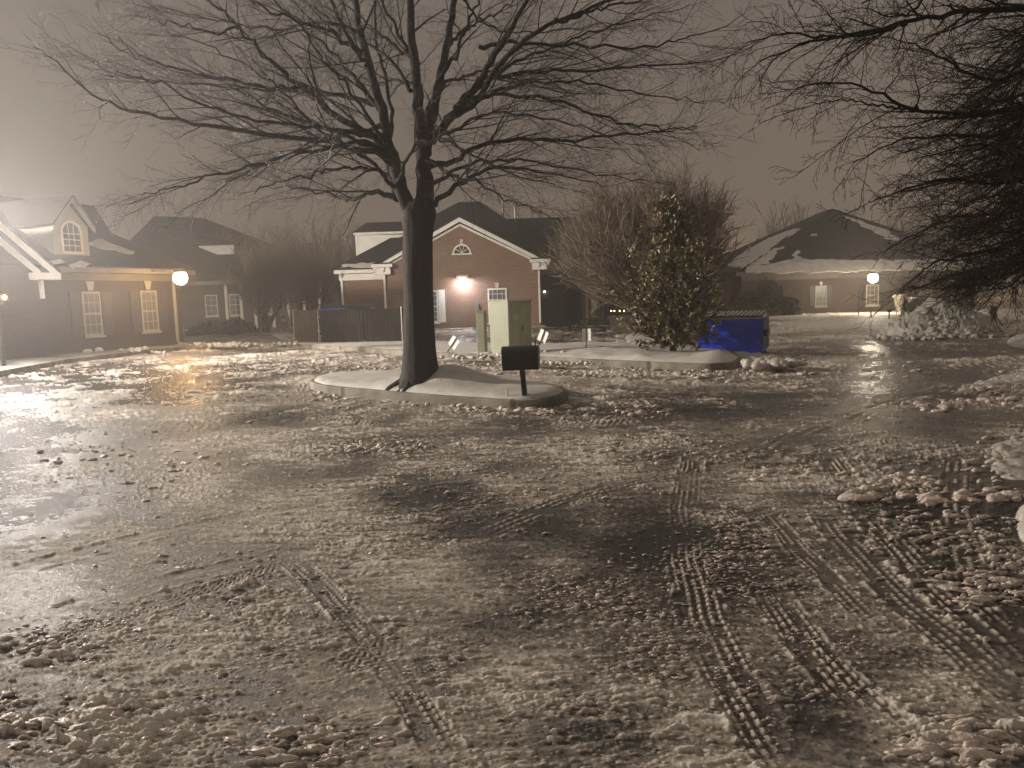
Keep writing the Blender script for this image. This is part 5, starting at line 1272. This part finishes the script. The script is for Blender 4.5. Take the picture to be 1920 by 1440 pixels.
for q in (B_ + Vector((-.01, -.01, 0)), C3 + Vector((0, .0, 0)), A):
    MB().tube([tuple(q), tuple(q + Vector((0, 0, 1.3)))], .025, 8).build('gate_post', M['steel'], enc)
for z in (.25, .98):
    MB().box(-.05, .07, -.04, -.015, z, z + .05).build('hinge', M['steel'], enc)
MB().box(-.08, C3.x, .03, .07, .3, .38).build('rail', M['wood'], enc)
pq = Vector((fc[1].x + .9, fc[1].y + .75, 0)); dumpster(pq, R(2), 1.95, 1.15, 1.55, 'blue-lidded dumpster showing above the wooden enclosure', lid=1)
q0 = pq; lidb = bpy.data.objects.new
bl = MB().box(-.05, 1.9, -.30, -.02, 0, .0) if False else None
# snow ledge caps
# planters, sign stakes at the right house
for i, (px, s) in enumerate(((1685, 1.), (1709, .85))):
    q = atY(px, 586, 49.5); o_ = empty('urn_planter', (q.x, 49.5, 0), 0, ('larger beige urn planter lit by the right house lamp', 'smaller beige urn planter nearer the snow pile')[i], 'planter', 'beige urn planters by the right house')
    m_ = MB(); pr = [(.16, 0), (.19, .05), (.14, .16), (.24, .45), (.30, .85), (.40, .95), (.41, 1.08), (.35, 1.1)]
    m_.tube([(0, 0, z * s * 1.0) for r_, z in pr], [r_ * s for r_, z in pr], 20).build('urn', M['terra'], o_, smooth=True)
    MB().tube([(0, 0, 1.08 * s), (0, 0, 1.13 * s)], [.33 * s, .26 * s], 16).build('soil', M['bark'], o_)
q = atY(1698, 583, 50.4); o_ = empty('bench', (q.x, 50.4, 0), 0, 'low dark bench between the two beige planters', 'bench')
MB().box(-.45, .45, -.2, .2, .42, .46).build('seat', M['steel'], o_); MB().box(-.45, .45, .18, .22, .5, .85).build('backrest', M['black'], o_)
for sx in (-.4, .4): MB().box(sx - .03, sx + .03, -.18, .18, 0, .418).build('leg', M['black'], o_)
for px, yb_, yt, lab in ((1610, 591, 545, 'tall thin dark post left of the right house lamp'), (1633, 594, 577, 'short thin stake under the lit middle window'), (1667, 598, 580, 'short stake with a small dark box right of the lit window')):
    g_ = gp(px, yb_); z = hit(px, yt, (0, g_.y, 0), (0, 1, 0)).z; o_ = empty('marker_post', (g_.x, g_.y, 0), 0, lab, 'post')
    MB().tube([(0, 0, 0), (0, 0, z)], .035, 6).build('pole', M['post'], o_)
    MB().box(-.09, .09, -.07, .05, z * .72, z * 1.02).build('head', M['black'], o_) if px == 1667 else MB().tube([(0, 0, z), (0, 0, z + .04)], .05, 6).build('cap', M['post'], o_)
q = atY(1728, 588, 42)
shrub('shrub', (q.x, 42, 0), 1.1, .7, .95, 1500, 'low dark shrub just behind the snow pile beside the beige planters')
g_ = gp(1862, 612); o_ = empty('stump_post', (g_.x, g_.y, 0), 0, 'short thick dark post at the right end of the snow pile', 'post'); MB().box(-.08, .08, -.08, .08, 0, .72).build('pole', M['post'], o_, bevel=.01); MB().box(-.10, .10, -.10, .10, .722, .76).build('cap', M['post'], o_)
# manhole? far road on the right
MB().poly([(30, 82, .01), (120, 82, .01), (120, 92, .01), (30, 92, .01)]).build('road', mat('road_asphalt', (.09, .08, .07), .35, .3, 1), None)['kind'] = 'structure'
p = atY(1960, 545, 84); lamp('street_lamp', (p.x, p.y, 5.), .2, (1, .66, .3), 900, 'street lamp lighting the far road at the right edge', 'pole', 'street lamp')

# ------------------------------------------------------------------ haze, sky, render settings
hz = MB().box(-110, 130, -25, 135, -1, 13.5).build('haze', None or mat('tmp', (.5, .5, .5)))
hm = bpy.data.materials.new('haze_air'); hm.use_nodes = True; nt = hm.node_tree; nt.nodes.clear()
ou = nt.nodes.new('ShaderNodeOutputMaterial'); pv = nt.nodes.new('ShaderNodeVolumePrincipled')
pv.inputs['Density'].default_value = .0036; pv.inputs['Color'].default_value = (.93, .91, .89, 1); pv.inputs['Anisotropy'].default_value = .72
L(nt, pv.outputs[0], ou.inputs['Volume']); hz.data.materials.clear(); hz.data.materials.append(hm); tag(hz, kind='stuff')

w = bpy.data.worlds.new('World'); sc.world = w; w.use_nodes = True; nt = w.node_tree; bg = nt.nodes['Background']
tc = nt.nodes.new('ShaderNodeTexCoord'); sx = nt.nodes.new('ShaderNodeSeparateXYZ'); L(nt, tc.outputs['Generated'], sx.inputs[0])
cr = nt.nodes.new('ShaderNodeValToRGB'); cr.color_ramp.elements[0].position = 0; cr.color_ramp.elements[0].color = (.200, .153, .116, 1)
cr.color_ramp.elements[1].position = .38; cr.color_ramp.elements[1].color = (.172, .143, .120, 1)
e_ = cr.color_ramp.elements.new(1.); e_.color = (.34, .29, .245, 1)
nz = nt.nodes.new('ShaderNodeTexNoise'); nz.inputs['Scale'].default_value = 1.7; nz.inputs['Detail'].default_value = 4; L(nt, tc.outputs['Generated'], nz.inputs['Vector'])
mr_ = nt.nodes.new('ShaderNodeMapRange'); mr_.inputs['From Min'].default_value = .3; mr_.inputs['From Max'].default_value = .7; mr_.inputs['To Min'].default_value = .88; mr_.inputs['To Max'].default_value = 1.12; L(nt, nz.outputs['Fac'], mr_.inputs['Value'])
mu = nt.nodes.new('ShaderNodeVectorMath'); mu.operation = 'SCALE'; L(nt, cr.outputs[0], mu.inputs[0]); L(nt, mr_.outputs[0], mu.inputs['Scale'])
L(nt, sx.outputs['Z'], cr.inputs['Fac']); L(nt, mu.outputs[0], bg.inputs['Color']); bg.inputs['Strength'].default_value = 1.0

sc.view_settings.view_transform = 'Standard'; sc.view_settings.look = 'None'; sc.view_settings.gamma = 1; sc.view_settings.exposure = -0.14
cy = sc.cycles
cy.max_bounces = 5; cy.diffuse_bounces = 2; cy.glossy_bounces = 2; cy.transmission_bounces = 2; cy.volume_bounces = 1; cy.transparent_max_bounces = 4
cy.sample_clamp_indirect = 3.0; cy.sample_clamp_direct = 40; cy.caustics_reflective = False; cy.caustics_refractive = False
cy.use_denoising = True
